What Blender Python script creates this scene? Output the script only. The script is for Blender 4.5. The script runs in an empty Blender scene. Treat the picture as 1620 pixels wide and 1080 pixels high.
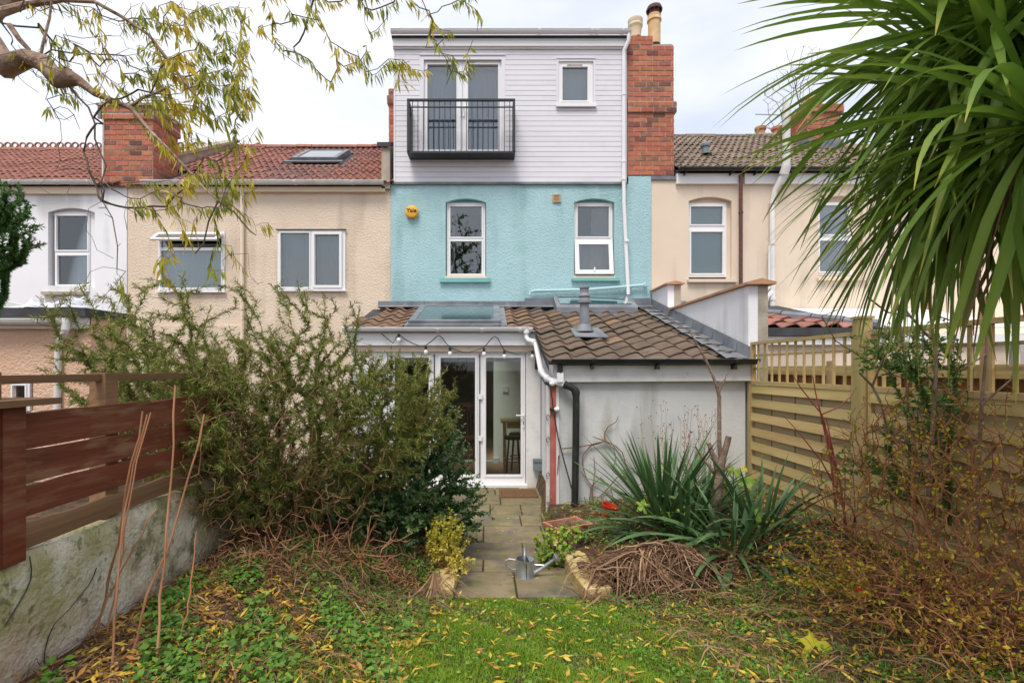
import bpy, math, random
import numpy as np
from mathutils import Matrix, Vector
random.seed(7)
RNG = np.random.default_rng(11)
SC = bpy.context.scene
COL = SC.collection

# ------------------------------------------------------------------ camera
# metres: x right, y away from the camera, z up; the patio at the back door is z = 0
PX, PY, FL, CZ = 773.0, 583.0, 794.0, 1.9
def at(px, py, Y):
    """the point at distance Y seen at a pixel of the 1620 x 1080 photograph"""
    return ((px - PX) / FL * Y, Y, CZ - (py - PY) / FL * Y)
def ax(px, Y): return (px - PX) / FL * Y
def az(py, Y): return CZ - (py - PY) / FL * Y
cd = bpy.data.cameras.new('camera'); cam = bpy.data.objects.new('camera', cd); COL.objects.link(cam)
cam.location = (0, 0, CZ); cam.rotation_euler = (math.pi / 2, 0, 0)
cd.sensor_width = 36.0; cd.lens = FL / 1620 * 36
cd.shift_x = 37 / 1620; cd.shift_y = 43 / 1620
cd.clip_start = 0.05; cd.clip_end = 3000
SC.camera = cam

# ------------------------------------------------------------------ sky, sun, exposure
SUN_EL, SUN_AZ = math.radians(61), math.radians(200)      # behind the camera, a little to the left
world = bpy.data.worlds.new('World'); SC.world = world; world.use_nodes = True
nt = world.node_tree; nt.nodes.clear()
def wn(t, **k):
    n = nt.nodes.new(t)
    for a, b in k.items(): setattr(n, a, b)
    return n
sky = wn('ShaderNodeTexSky', sky_type='NISHITA', sun_disc=False)
sky.sun_elevation = SUN_EL; sky.sun_rotation = SUN_AZ; sky.dust_density = 1.5; sky.ozone_density = 1.2
tc = wn('ShaderNodeTexCoord'); mp = wn('ShaderNodeMapping'); mp.inputs['Scale'].default_value = (1.0, 1.0, 2.6)
mp.inputs['Location'].default_value = (3.1, 0.4, 0.2)
no = wn('ShaderNodeTexNoise'); no.inputs['Scale'].default_value = 2.1; no.inputs['Detail'].default_value = 7; no.inputs['Roughness'].default_value = .52
rp = wn('ShaderNodeValToRGB'); rp.color_ramp.elements[0].position = .33; rp.color_ramp.elements[1].position = .66
rp.color_ramp.elements[0].color = (.66, .66, .66, 1)
no2 = wn('ShaderNodeTexNoise'); no2.inputs['Scale'].default_value = 4.5; no2.inputs['Detail'].default_value = 5
cr = wn('ShaderNodeValToRGB'); cr.color_ramp.elements[0].position = .3; cr.color_ramp.elements[1].position = .72
cr.color_ramp.elements[0].color = (4.75, 5.0, 5.6, 1); cr.color_ramp.elements[1].color = (5.6, 5.65, 5.9, 1)
mx = wn('ShaderNodeMix', data_type='RGBA')
bg = wn('ShaderNodeBackground'); bg.inputs['Strength'].default_value = .1
wo = wn('ShaderNodeOutputWorld')
L = nt.links.new
L(tc.outputs['Generated'], mp.inputs['Vector']); L(mp.outputs[0], no.inputs['Vector']); L(mp.outputs[0], no2.inputs['Vector'])
L(no.outputs['Fac'], rp.inputs[0]); L(rp.outputs[0], mx.inputs[0]); L(sky.outputs[0], mx.inputs[6])
L(no2.outputs['Fac'], cr.inputs[0]); L(cr.outputs[0], mx.inputs[7]); L(mx.outputs[2], bg.inputs['Color']); L(bg.outputs[0], wo.inputs[0])
sd = bpy.data.lights.new('sun', 'SUN'); sun = bpy.data.objects.new('sun', sd); COL.objects.link(sun)
sd.energy = 1.5; sd.angle = math.radians(22); sd.color = (1, .95, .87)
az_ = SUN_AZ                       # compass angle from +y, clockwise
sdir = Vector((math.sin(az_) * math.cos(SUN_EL), math.cos(az_) * math.cos(SUN_EL), math.sin(SUN_EL)))
sun.rotation_euler = (-sdir).to_track_quat('-Z', 'Y').to_euler(); sun.location = (-4, -8, 12)
SC.view_settings.view_transform = 'Standard'; SC.view_settings.look = 'None'
SC.view_settings.exposure = 1.05; SC.view_settings.gamma = 1; SC.view_settings.use_curve_mapping = False
try:
    SC.cycles.max_bounces = 8; SC.cycles.transparent_max_bounces = 24; SC.cycles.use_denoising = True
    SC.cycles.sample_clamp_indirect = 6
except Exception: pass

# ------------------------------------------------------------------ materials
MATS = {}
def rgba(c): return (c[0], c[1], c[2], 1)
def mk(name, c1, c2=None, scale=6, detail=4, rough=.8, bump=0, bscale=60, rnd=0, tint=None, spec=.3, stain=None, metal=0, grain=None,
       transl=0, lo=.35, hi=.65, bdist=.02, hue=0, voro=0, streak=None):
    """Principled with two-colour noise. rnd: per-object brightness; tint: colour list run through by the 'tint' attribute;
    stain: [(colour, scale, threshold, softness, amount)]; grain: axis along which the noise is drawn out"""
    m = bpy.data.materials.new(name); m.use_nodes = True; t = m.node_tree; t.nodes.clear(); K = t.links.new
    def N(ty, **k):
        n = t.nodes.new(ty)
        for a, b in k.items(): setattr(n, a, b)
        return n
    out = N('ShaderNodeOutputMaterial'); p = N('ShaderNodeBsdfPrincipled'); K(p.outputs[0], out.inputs[0])
    p.inputs['Roughness'].default_value = rough; p.inputs['Metallic'].default_value = metal
    p.inputs['Specular IOR Level'].default_value = spec
    co = N('ShaderNodeTexCoord'); inf = N('ShaderNodeObjectInfo')
    ad = N('ShaderNodeVectorMath', operation='MULTIPLY_ADD'); ad.inputs[1].default_value = (37.7, 51.3, 23.1)
    K(inf.outputs['Random'], ad.inputs[0]); K(co.outputs['Object'], ad.inputs[2])
    vec = ad.outputs[0]
    if grain is not None:
        g = N('ShaderNodeMapping'); s = [1, 1, 1]; s[grain] = .06; g.inputs['Scale'].default_value = s; K(vec, g.inputs[0]); gv = g.outputs[0]
    else: gv = vec
    sv = vec
    if grain is not None:
        g4 = N('ShaderNodeMapping'); s4 = [1, 1, 1]; s4[grain] = .2; g4.inputs['Scale'].default_value = s4; K(vec, g4.inputs[0]); sv = g4.outputs[0]
    if tint:
        at_ = N('ShaderNodeAttribute', attribute_name='tint'); r = N('ShaderNodeValToRGB')
        e = r.color_ramp.elements; e[0].color = rgba(tint[0]); e[1].color = rgba(tint[-1])
        for i, c in enumerate(tint[1:-1]): e.new((i + 1) / (len(tint) - 1)).color = rgba(c)
        K(at_.outputs['Fac'], r.inputs[0]); col = r.outputs[0]
    else:
        n = N('ShaderNodeTexNoise'); n.inputs['Scale'].default_value = scale; n.inputs['Detail'].default_value = detail; K(gv, n.inputs['Vector'])
        r = N('ShaderNodeValToRGB'); e = r.color_ramp.elements; e[0].position = lo; e[1].position = hi
        e[0].color = rgba(c1); e[1].color = rgba(c2 or c1); K(n.outputs['Fac'], r.inputs[0]); col = r.outputs[0]
    for (sc_, s_scale, th, soft, amt) in (stain or []):
        n = N('ShaderNodeTexNoise'); n.inputs['Scale'].default_value = s_scale; n.inputs['Detail'].default_value = 6; n.inputs['Roughness'].default_value = .62
        o = N('ShaderNodeVectorMath', operation='ADD'); o.inputs[1].default_value = (s_scale * 3.3, 7.7 * th, 1.1); K(sv, o.inputs[0]); K(o.outputs[0], n.inputs['Vector'])
        q = N('ShaderNodeMapRange'); q.inputs[1].default_value = th; q.inputs[2].default_value = th + soft; q.inputs[4].default_value = amt
        K(n.outputs['Fac'], q.inputs[0]); x = N('ShaderNodeMix', data_type='RGBA'); K(q.outputs[0], x.inputs[0]); K(col, x.inputs[6]); x.inputs[7].default_value = rgba(sc_); col = x.outputs[2]
    for (sc_, s_scale, th, soft, amt) in (streak or []):          # rain streaks and runs of dirt, drawn out downwards
        g2 = N('ShaderNodeMapping'); g2.inputs['Scale'].default_value = (1, 1, .07); K(vec, g2.inputs[0])
        n = N('ShaderNodeTexNoise'); n.inputs['Scale'].default_value = s_scale; n.inputs['Detail'].default_value = 5; K(g2.outputs[0], n.inputs['Vector'])
        n3 = N('ShaderNodeTexNoise'); n3.inputs['Scale'].default_value = .8; n3.inputs['Detail'].default_value = 4; K(vec, n3.inputs['Vector'])
        mu3 = N('ShaderNodeMath', operation='MULTIPLY'); K(n.outputs['Fac'], mu3.inputs[0]); K(n3.outputs['Fac'], mu3.inputs[1])
        q = N('ShaderNodeMapRange'); q.inputs[1].default_value = th; q.inputs[2].default_value = th + soft; q.inputs[4].default_value = amt
        K(mu3.outputs[0], q.inputs[0]); x = N('ShaderNodeMix', data_type='RGBA'); K(q.outputs[0], x.inputs[0]); K(col, x.inputs[6]); x.inputs[7].default_value = rgba(sc_); col = x.outputs[2]
    if rnd or hue:
        h = N('ShaderNodeHueSaturation'); K(col, h.inputs['Color'])
        q = N('ShaderNodeMapRange'); q.inputs[3].default_value = 1 - rnd; q.inputs[4].default_value = 1 + rnd; K(inf.outputs['Random'], q.inputs[0]); K(q.outputs[0], h.inputs['Value'])
        if hue:
            f = N('ShaderNodeMath', operation='FRACT'); mu = N('ShaderNodeMath', operation='MULTIPLY'); mu.inputs[1].default_value = 17.3
            K(inf.outputs['Random'], mu.inputs[0]); K(mu.outputs[0], f.inputs[0])
            q2 = N('ShaderNodeMapRange'); q2.inputs[3].default_value = .5 - hue; q2.inputs[4].default_value = .5 + hue; K(f.outputs[0], q2.inputs[0]); K(q2.outputs[0], h.inputs['Hue'])
        col = h.outputs[0]
    K(col, p.inputs['Base Color'])
    if bump:
        if voro:
            b = N('ShaderNodeTexVoronoi'); b.inputs['Scale'].default_value = bscale; bo = b.outputs['Distance']
        else:
            b = N('ShaderNodeTexNoise'); b.inputs['Scale'].default_value = bscale; b.inputs['Detail'].default_value = 5; bo = b.outputs['Fac']
        K(gv, b.inputs['Vector']); bm = N('ShaderNodeBump'); bm.inputs['Strength'].default_value = bump; bm.inputs['Distance'].default_value = bdist
        K(bo, bm.inputs['Height']); K(bm.outputs[0], p.inputs['Normal'])
    if transl:
        tr = N('ShaderNodeBsdfTranslucent'); K(col, tr.inputs[0]); ms = N('ShaderNodeMixShader'); ms.inputs[0].default_value = transl
        K(p.outputs[0], ms.inputs[1]); K(tr.outputs[0], ms.inputs[2]); K(ms.outputs[0], out.inputs[0])
    MATS[name] = m
    return m
def glass_mat(name, tr=(.82, .86, .86), gain=3.2, rough=.015):
    m = bpy.data.materials.new(name); m.use_nodes = True; t = m.node_tree; t.nodes.clear(); K = t.links.new
    o = t.nodes.new('ShaderNodeOutputMaterial'); a = t.nodes.new('ShaderNodeBsdfTransparent'); a.inputs[0].default_value = rgba(tr)
    g = t.nodes.new('ShaderNodeBsdfGlossy'); g.inputs['Roughness'].default_value = rough; f = t.nodes.new('ShaderNodeFresnel'); f.inputs[0].default_value = 1.5
    mu = t.nodes.new('ShaderNodeMath'); mu.operation = 'MULTIPLY'; mu.use_clamp = True; mu.inputs[1].default_value = gain
    ms = t.nodes.new('ShaderNodeMixShader'); K(f.outputs[0], mu.inputs[0]); K(mu.outputs[0], ms.inputs[0]); K(a.outputs[0], ms.inputs[1]); K(g.outputs[0], ms.inputs[2]); K(ms.outputs[0], o.inputs[0])
    MATS[name] = m; return m

GREY_ST = ((.30, .29, .27), 1.2, .52, .25, .35)
M = dict(
    turq=mk('turquoise_render', (.37, .565, .60), (.41, .61, .64), 1.5, streak=[((.24, .40, .40), 3.5, .25, .1, .5)], rough=.85, bump=.75, bscale=42, bdist=.03, stain=[((.27, .47, .46), 2.2, .54, .2, .4), ((.46, .62, .58), 7, .6, .1, .35)]),
    turqdark=mk('turquoise_sill_and_shade', (.16, .40, .39), (.2, .46, .44), 3, rough=.7),
    turqpipe=mk('turquoise_pipe', (.40, .60, .62), (.44, .64, .66), 3, rough=.5),
    cream=mk('cream_render', (.72, .58, .45), (.78, .64, .505), .9, streak=[((.48, .38, .28), 3, .252, .1, .5)], rough=.9, bump=.75, bscale=38, bdist=.032, stain=[((.62, .49, .37), 1.6, .54, .2, .4)]),
    cream_s=mk('cream_smooth', (.76, .62, .47), (.80, .67, .52), 1.3, rough=.8, bump=.15, bscale=60),
    beige=mk('beige_render', (.69, .57, .45), (.74, .615, .49), 1.1, streak=[((.46, .38, .30), 3, .265, .1, .45)], rough=.85, bump=.25, bscale=70, bdist=.01, stain=[((.58, .46, .36), 1.1, .6, .2, .3)]),
    whiterender=mk('white_render', (.79, .78, .80), (.83, .82, .84), 1.2, streak=[((.42, .40, .37), 3, .27, .1, .45)], rough=.85, bump=.2, bscale=50, stain=[((.6, .58, .55), 1.5, .62, .2, .25)]),
    greywall=mk('grey_painted_wall', (.54, .55, .55), (.64, .64, .63), 1.6, streak=[((.30, .31, .27), 4, .255, .1, .55)], rough=.85, bump=.35, bscale=30, bdist=.01, stain=[((.40, .42, .40), 1.3, .52, .2, .45), ((.52, .44, .38), 2.5, .6, .15, .3)]),
    salmon=mk('salmon_render', (.66, .42, .29), (.72, .48, .34), 1.6, rough=.9, bump=.9, bscale=30, bdist=.03),
    upvc=mk('white_upvc', (.80, .79, .79), (.82, .81, .82), 2, rough=.35, spec=.4),
    upvc_d=mk('weathered_white_plastic', (.66, .645, .62), (.76, .75, .73), 3, rough=.5, stain=[((.42, .40, .36), 5, .58, .15, .5)]),
    board=mk('white_cladding', (.70, .685, .725), (.73, .715, .755), 1, rough=.5, rnd=.02, streak=[((.58, .57, .59), 3, .28, .1, .3)]),
    black=mk('black_plastic', (.018, .02, .02), (.03, .034, .032), 3, rough=.4, spec=.4, stain=[((.09, .10, .085), 6, .58, .2, .5)]),
    iron=mk('black_iron', (.02, .021, .024), (.03, .03, .034), 9, rough=.45, spec=.4),
    lead=mk('lead_sheet', (.13, .14, .16), (.22, .23, .25), 3, rough=.6, spec=.4, bump=.2, bscale=14, stain=[((.34, .35, .36), 3, .58, .15, .5)]),
    felt=mk('black_felt', (.045, .047, .05), (.07, .07, .075), 4, rough=.8),
    stone=mk('weathered_stone', (.34, .29, .23), (.46, .40, .32), 4, rough=.9, bump=.4, bscale=40, stain=[((.14, .13, .12), 2.5, .52, .2, .6)]),
    coping=mk('terracotta_coping', (.42, .22, .12), (.52, .30, .18), 4, rough=.85, bump=.3, bscale=40, stain=[((.3, .22, .15), 4, .55, .2, .6)]),
    brick=mk('red_brick', (.40, .125, .07), (.48, .17, .10), 9, rough=.9, rnd=.15, hue=.008, bump=.5, bscale=60, bdist=.01, stain=[((.16, .09, .075), 5, .56, .15, .5)]),
    brick_d=mk('sooty_brick', (.22, .085, .06), (.31, .13, .09), 9, rough=.9, rnd=.3, hue=.012, bump=.5, bscale=60, bdist=.01, stain=[((.07, .06, .055), 5, .52, .15, .6)]),
    mortar=mk('mortar', (.36, .27, .22), (.50, .42, .36), 14, rough=.95),
    tile_red=mk('red_clay_tile', (.29, .125, .095), (.36, .17, .13), 7, rough=.85, rnd=.15, hue=.01, bump=.3, bscale=60, stain=[((.15, .085, .07), 4, .55, .2, .5)]),
    tile_brn=mk('brown_concrete_tile', (.12, .086, .062), (.168, .122, .088), 7, rough=.9, rnd=.12, hue=.006, bump=.4, bscale=70, bdist=.01, stain=[((.17, .145, .06), 5, .55, .14, .55), ((.07, .055, .05), 6, .56, .15, .6)]),
    tile_org=mk('orange_brown_tile', (.19, .118, .078), (.25, .155, .105), 7, rough=.9, rnd=.12, hue=.006, bump=.4, bscale=70, bdist=.01, stain=[((.15, .10, .06), 5, .54, .15, .6)]),
    tile_gry=mk('mossy_brown_tile', (.17, .125, .095), (.25, .19, .145), 7, rough=.9, rnd=.2, hue=.012, stain=[((.11, .105, .07), 4, .52, .2, .6)]),
    pot=mk('buff_chimney_pot', (.60, .38, .19), (.70, .50, .29), 6, rough=.8, stain=[((.34, .22, .12), 5, .58, .15, .5)]),
    potcream=mk('cream_chimney_pot', (.66, .52, .35), (.74, .62, .45), 6, rough=.8, stain=[((.42, .30, .18), 5, .58, .15, .4)]),
    terra=mk('terracotta', (.42, .17, .10), (.52, .24, .15), 6, rough=.8, stain=[((.3, .17, .11), 5, .56, .15, .5)]),
    rust=mk('rusty_steel', (.09, .045, .04), (.17, .075, .06), 20, rough=.8),
    woodr=mk('red_brown_painted_board', (.135, .034, .016), (.21, .062, .03), 6, rough=.6, grain=1, bump=.4, bscale=30, rnd=.12,
             stain=[((.30, .17, .09), 7, .57, .07, .75), ((.24, .12, .06), 16, .52, .10, .55), ((.04, .015, .01), 9, .6, .1, .5)]),
    woodb=mk('bare_brown_board', (.17, .09, .045), (.27, .155, .08), 8, rough=.8, grain=1, bump=.4, bscale=30, rnd=.1, stain=[((.10, .055, .03), 5, .55, .1, .5)]),
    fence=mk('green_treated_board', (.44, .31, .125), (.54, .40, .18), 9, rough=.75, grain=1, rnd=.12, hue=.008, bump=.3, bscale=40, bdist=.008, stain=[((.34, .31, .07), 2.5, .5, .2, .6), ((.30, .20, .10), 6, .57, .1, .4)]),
    fence_shaded=mk('recess_shaded_board', (.36, .27, .14), (.45, .34, .18), 9, rough=.8, grain=1, rnd=.14, hue=.008, bump=.3, bscale=40, bdist=.008, stain=[((.27, .27, .07), 2.5, .52, .2, .6)]),  # darker copy of the fence wood: shade of the recesses in its colour
    post=mk('fence_post_wood', (.40, .27, .13), (.52, .37, .19), 9, rough=.75, grain=2, bump=.3, bscale=40, bdist=.008, stain=[((.26, .26, .06), 2.2, .53, .15, .7)]),
    orange_b=mk('orange_brown_board', (.25, .12, .04), (.36, .18, .06), 8, rough=.8, grain=2, rnd=.2),
    slab=mk('paving_slab', (.20, .155, .09), (.27, .215, .13), 3, rough=.85, rnd=.15, hue=.006, bump=.5, bscale=24, bdist=.012, stain=[((.11, .10, .085), 2.2, .45, .15, .75), ((.17, .16, .05), 4.5, .50, .12, .6), ((.10, .09, .07), 9, .57, .08, .5)]),
    edging=mk('yellow_block', (.50, .36, .15), (.62, .47, .23), 5, rough=.85, rnd=.1, bump=.5, bscale=40, bdist=.01, stain=[((.33, .29, .10), 3.5, .52, .15, .6)]),
    soil=mk('soil', (.055, .034, .02), (.12, .075, .04), 7, rough=.95, bump=.9, bscale=24, bdist=.05, stain=[((.19, .11, .05), 9, .55, .1, .6)]),
    oldwall=mk('algae_stained_wall', (.64, .56, .44), (.74, .67, .55), 2.2, rough=.9, bump=.8, bscale=45, bdist=.02,
               stain=[((.29, .28, .09), 1.3, .40, .14, .85), ((.40, .25, .17), 2.3, .48, .12, .6), ((.13, .14, .05), 3.4, .57, .08, .75), ((.66, .66, .56), 5, .53, .1, .55), ((.09, .10, .035), 11, .585, .05, .65), ((.20, .17, .11), 26, .60, .05, .5)]),
    bark=mk('grey_brown_bark', (.16, .105, .075), (.30, .21, .16), 14, rough=.85, bump=.7, bscale=40, bdist=.015, stain=[((.12, .09, .07), 6, .55, .12, .6)]),
    willowbark=mk('willow_bark', (.20, .13, .09), (.42, .30, .23), 6, rough=.85, bump=.8, bscale=22, bdist=.03, stain=[((.10, .07, .055), 8, .53, .1, .7), ((.30, .28, .22), 4, .58, .1, .5)]),
    twig=mk('willow_twig', (.09, .065, .05), (.15, .105, .075), 20, rough=.7),
    shrubtwig=mk('shrub_stem', (.21, .10, .055), (.34, .19, .11), 14, rough=.8),
    redtwig=mk('red_brown_twig', (.27, .105, .045), (.43, .195, .085), 14, rough=.8),
    redstem=mk('crimson_stem', (.18, .035, .03), (.28, .07, .05), 10, rough=.6),
    vine=mk('vine_stem', (.16, .085, .055), (.26, .15, .10), 14, rough=.85),
    cane=mk('cane', (.30, .125, .06), (.42, .21, .11), 9, rough=.65, grain=2, rnd=.2),
    zinc=mk('galvanised_steel', (.34, .36, .38), (.52, .54, .56), 12, rough=.42, metal=.75, stain=[((.2, .21, .22), 7, .55, .15, .5)]),
    greybox=mk('grey_plastic', (.17, .21, .235), (.2, .24, .26), 4, rough=.45),
    redpaint=mk('faded_red_paint', (.40, .10, .085), (.48, .15, .12), 5, rough=.7, stain=[((.55, .36, .30), 7, .62, .1, .4)]),
    redplastic=mk('red_plastic', (.55, .035, .012), (.62, .06, .02), 3, rough=.4),
    yellow=mk('yellow_plastic', (.86, .40, .03), (.88, .44, .04), 3, rough=.4),
    bulb=mk('white_bulb', (.78, .77, .74), (.8, .8, .78), 3, rough=.25),
    grille=mk('tan_grille', (.42, .27, .15), (.5, .33, .19), 12, rough=.8),
    curtain=mk('pale_curtain', (.62, .62, .62), (.70, .70, .69), 3, rough=.9, transl=.3),
    blind=mk('grey_blind', (.50, .57, .60), (.54, .60, .63), 2, rough=.8, transl=.2),
    frost=mk('sage_blind', (.36, .62, .57), (.40, .66, .60), 2, rough=.8, transl=.2),
    bluegrey=mk('blue_grey_blind', (.42, .50, .66), (.46, .54, .69), 2, rough=.8),
    mauve=mk('lilac_blind', (.50, .50, .66), (.54, .54, .70), 2, rough=.8, transl=.2),
    room=mk('room_plaster', (.50, .46, .40), (.54, .50, .43), 1, rough=.9),
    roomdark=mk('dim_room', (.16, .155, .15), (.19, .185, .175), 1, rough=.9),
    kitchen=mk('kitchen_plaster', (.88, .83, .72), (.89, .84, .74), 1, rough=.85),
    kfloor=mk('red_kitchen_floor', (.42, .19, .12), (.52, .26, .17), 5, rough=.45),
    kwood=mk('table_wood', (.50, .31, .15), (.60, .40, .21), 6, rough=.5, grain=0),
    darkwood=mk('dark_wood', (.09, .035, .025), (.14, .06, .04), 6, rough=.4),
    mat=mk('brown_doormat', (.13, .065, .03), (.20, .105, .05), 40, rough=.95, bump=.8, bscale=120),
    tarp=mk('grey_white_tarp', (.52, .54, .60), (.72, .73, .78), 3, rough=.5),
    plasticsheet=mk('white_sheet_roof', (.78, .77, .76), (.82, .81, .80), 1, rough=.5),
    glass=glass_mat('window_glass'), glassdoor=glass_mat('door_glass', (.93, .94, .93), 1.1), glassroof=glass_mat('rooflight_glass', (.78, .88, .87), 1.8),
    letter=mk('black_lettering', (.02, .02, .02), None, 3, rough=.6),
)
# foliage: the tint attribute runs through the list
def fol(name, cols, transl=.25, rough=.5, spec=.3): M[name] = mk(name, cols[0], tint=cols, rough=rough, spec=spec, transl=transl)
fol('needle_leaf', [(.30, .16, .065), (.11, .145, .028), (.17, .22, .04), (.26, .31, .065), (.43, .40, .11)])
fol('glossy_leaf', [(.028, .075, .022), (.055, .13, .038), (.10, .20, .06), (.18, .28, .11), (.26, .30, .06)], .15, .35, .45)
fol('variegated_leaf', [(.16, .24, .03), (.34, .36, .04), (.58, .48, .05), (.66, .55, .12)])
fol('lime_leaf', [(.08, .19, .02), (.16, .30, .03), (.27, .40, .05), (.38, .44, .07)])
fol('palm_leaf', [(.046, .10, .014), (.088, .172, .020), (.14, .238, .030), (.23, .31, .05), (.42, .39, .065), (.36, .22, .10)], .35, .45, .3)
fol('yucca_leaf', [(.030, .075, .025), (.058, .125, .042), (.10, .18, .065), (.17, .23, .08), (.34, .25, .12)], .15, .45, .35)
fol('willow_leaf', [(.16, .22, .03), (.32, .35, .04), (.52, .44, .04), (.66, .46, .03)], .35)
fol('conifer_leaf', [(.03, .09, .02), (.06, .15, .035), (.10, .21, .06), (.17, .26, .07)], .15)
fol('climber_leaf', [(.045, .11, .02), (.09, .20, .04), (.16, .29, .06), (.32, .38, .07)])
fol('grass_blade', [(.075, .145, .010), (.13, .245, .014), (.21, .35, .02), (.33, .42, .03), (.46, .40, .07)], .35)
fol('ground_leaf', [(.045, .12, .018), (.095, .205, .028), (.165, .30, .04), (.27, .38, .06)], .25)
fol('fallen_leaf', [(.20, .095, .035), (.40, .20, .05), (.62, .39, .05), (.70, .48, .05), (.70, .56, .14)], .2)
fol('yellow_leaf', [(.36, .40, .04), (.60, .54, .04), (.74, .56, .04), (.66, .34, .03)], .35)
fol('straw', [(.07, .035, .02), (.17, .09, .05), (.30, .175, .10), (.46, .31, .19)], .1, .8)
# ------------------------------------------------------------------ object and mesh helpers
WM = {}
def link(name, data, parent=None, mw=None, **props):
    """one object; mw is its world matrix; a child keeps world coordinates under its parent"""
    o = bpy.data.objects.new(name, data); COL.objects.link(o)
    mw = mw if mw is not None else Matrix.Identity(4)
    o.matrix_basis = mw; WM[o.name] = mw
    if parent is not None:
        o.parent = parent; o.matrix_parent_inverse = WM[parent.name].inverted()
    for k, v in props.items(): o[k] = v
    return o
def thing(name, label, cat, loc=(0, 0, 0), group=None):
    o = link(name, None, None, Matrix.Translation(loc), label=label, category=cat)
    if group: o['group'] = group
    o.empty_display_size = .1
    return o
def tag(o, label, cat, group=None):
    o['label'] = label; o['category'] = cat
    if group: o['group'] = group
    return o

class MB:
    def __init__(s): s.v = []; s.f = []; s.t = []
    def quad(s, a, b, c, d):
        n = len(s.v); s.v += [tuple(a), tuple(b), tuple(c), tuple(d)]; s.f.append((n, n + 1, n + 2, n + 3)); return s
    def poly(s, pts):
        n = len(s.v); s.v += [tuple(p) for p in pts]; s.f.append(tuple(range(n, n + len(pts)))); return s
    def box(s, x0, x1, y0, y1, z0, z1, ch=0):
        if ch:
            return s.prism_y([(x0 + ch, z0), (x1 - ch, z0), (x1, z0 + ch), (x1, z1 - ch), (x1 - ch, z1), (x0 + ch, z1), (x0, z1 - ch), (x0, z0 + ch)], y0, y1)
        n = len(s.v)
        s.v += [(x0, y0, z0), (x1, y0, z0), (x1, y1, z0), (x0, y1, z0), (x0, y0, z1), (x1, y0, z1), (x1, y1, z1), (x0, y1, z1)]
        s.f += [tuple(n + i for i in q) for q in ((0, 3, 2, 1), (4, 5, 6, 7), (0, 1, 5, 4), (1, 2, 6, 5), (2, 3, 7, 6), (3, 0, 4, 7))]
        return s
    def prism(s, pts, d):
        """polygon pts (3D) swept along the vector d"""
        n = len(s.v); k = len(pts); d = Vector(d)
        s.v += [tuple(p) for p in pts] + [tuple(Vector(p) + d) for p in pts]
        s.f.append(tuple(range(n + k - 1, n - 1, -1))); s.f.append(tuple(range(n + k, n + 2 * k)))
        for i in range(k): j = (i + 1) % k; s.f.append((n + i, n + j, n + k + j, n + k + i))
        return s
    def prism_y(s, xz, y0, y1): return s.prism([(x, y0, z) for x, z in xz], (0, y1 - y0, 0))
    def prism_x(s, yz, x0, x1): return s.prism([(x0, y, z) for y, z in yz], (x1 - x0, 0, 0))
    def prism_z(s, xy, z0, z1): return s.prism([(x, y, z0) for x, y in xy], (0, 0, z1 - z0))
    def bar(s, a, b, w, h, up=(0, 0, 1)):
        """a rectangular bar from a to b"""
        a, b = Vector(a), Vector(b); d = (b - a).normalized(); u = Vector(up); sd_ = d.cross(u)
        if sd_.length < 1e-4: sd_ = d.cross(Vector((0, 1, 0)))
        sd_.normalize(); u = sd_.cross(d).normalized()
        q = [a + sd_ * (x * w / 2) + u * (y * h / 2) for x, y in ((-1, -1), (1, -1), (1, 1), (-1, 1))]
        return s.prism(q, b - a)
    def tube(s, pts, r, n=8, cap=True):
        pts = [Vector(p) for p in pts]; k = len(pts); rr = r if isinstance(r, (list, tuple)) else [r] * k
        base = len(s.v); prev = None
        for i, p in enumerate(pts):
            d = (pts[min(i + 1, k - 1)] - pts[max(i - 1, 0)])
            if d.length < 1e-9: d = Vector((0, 0, 1))
            d.normalize()
            if prev is None: prev = d.cross(Vector((.31, .17, .93)));
            u = prev - d * prev.dot(d)
            if u.length < 1e-6: u = d.orthogonal()
            u.normalize(); w = d.cross(u); prev = u
            for j in range(n):
                a = 2 * math.pi * j / n; s.v.append(tuple(p + (u * math.cos(a) + w * math.sin(a)) * rr[i]))
        for i in range(k - 1):
            for j in range(n):
                q = (j + 1) % n; s.f.append((base + i * n + j, base + i * n + q, base + (i + 1) * n + q, base + (i + 1) * n + j))
        if cap:
            s.f.append(tuple(base + j for j in range(n - 1, -1, -1))); s.f.append(tuple(base + (k - 1) * n + j for j in range(n)))
        return s
    def lathe(s, prof, c, n=20, axis=(0, 0, 1)):
        """profile [(radius, height)] turned about an axis through c"""
        a = Vector(axis).normalized(); u = a.orthogonal().normalized(); w = a.cross(u); base = len(s.v); c = Vector(c); k = len(prof)
        for r, h in prof:
            for j in range(n):
                t = 2 * math.pi * j / n; s.v.append(tuple(c + a * h + (u * math.cos(t) + w * math.sin(t)) * r))
        for i in range(k - 1):
            for j in range(n):
                q = (j + 1) % n; s.f.append((base + i * n + j, base + i * n + q, base + (i + 1) * n + q, base + (i + 1) * n + j))
        return s
    def disc(s, c, r, n=20, axis=(0, 0, 1)):
        a = Vector(axis).normalized(); u = a.orthogonal().normalized(); w = a.cross(u); c = Vector(c)
        return s.poly([c + (u * math.cos(2 * math.pi * j / n) + w * math.sin(2 * math.pi * j / n)) * r for j in range(n)])
    def mesh(s, name, mat, smooth=False):
        me = bpy.data.meshes.new(name); me.from_pydata(s.v, [], s.f); me.materials.append(mat)
        if smooth:
            me.shade_smooth()
            try: me.set_sharp_from_angle(angle=math.radians(38))
            except Exception: pass
        return me
    def build(s, name, mat, parent=None, smooth=False, mw=None, **props):
        return link(name, s.mesh(name, mat, smooth), parent, mw, **props)

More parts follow.
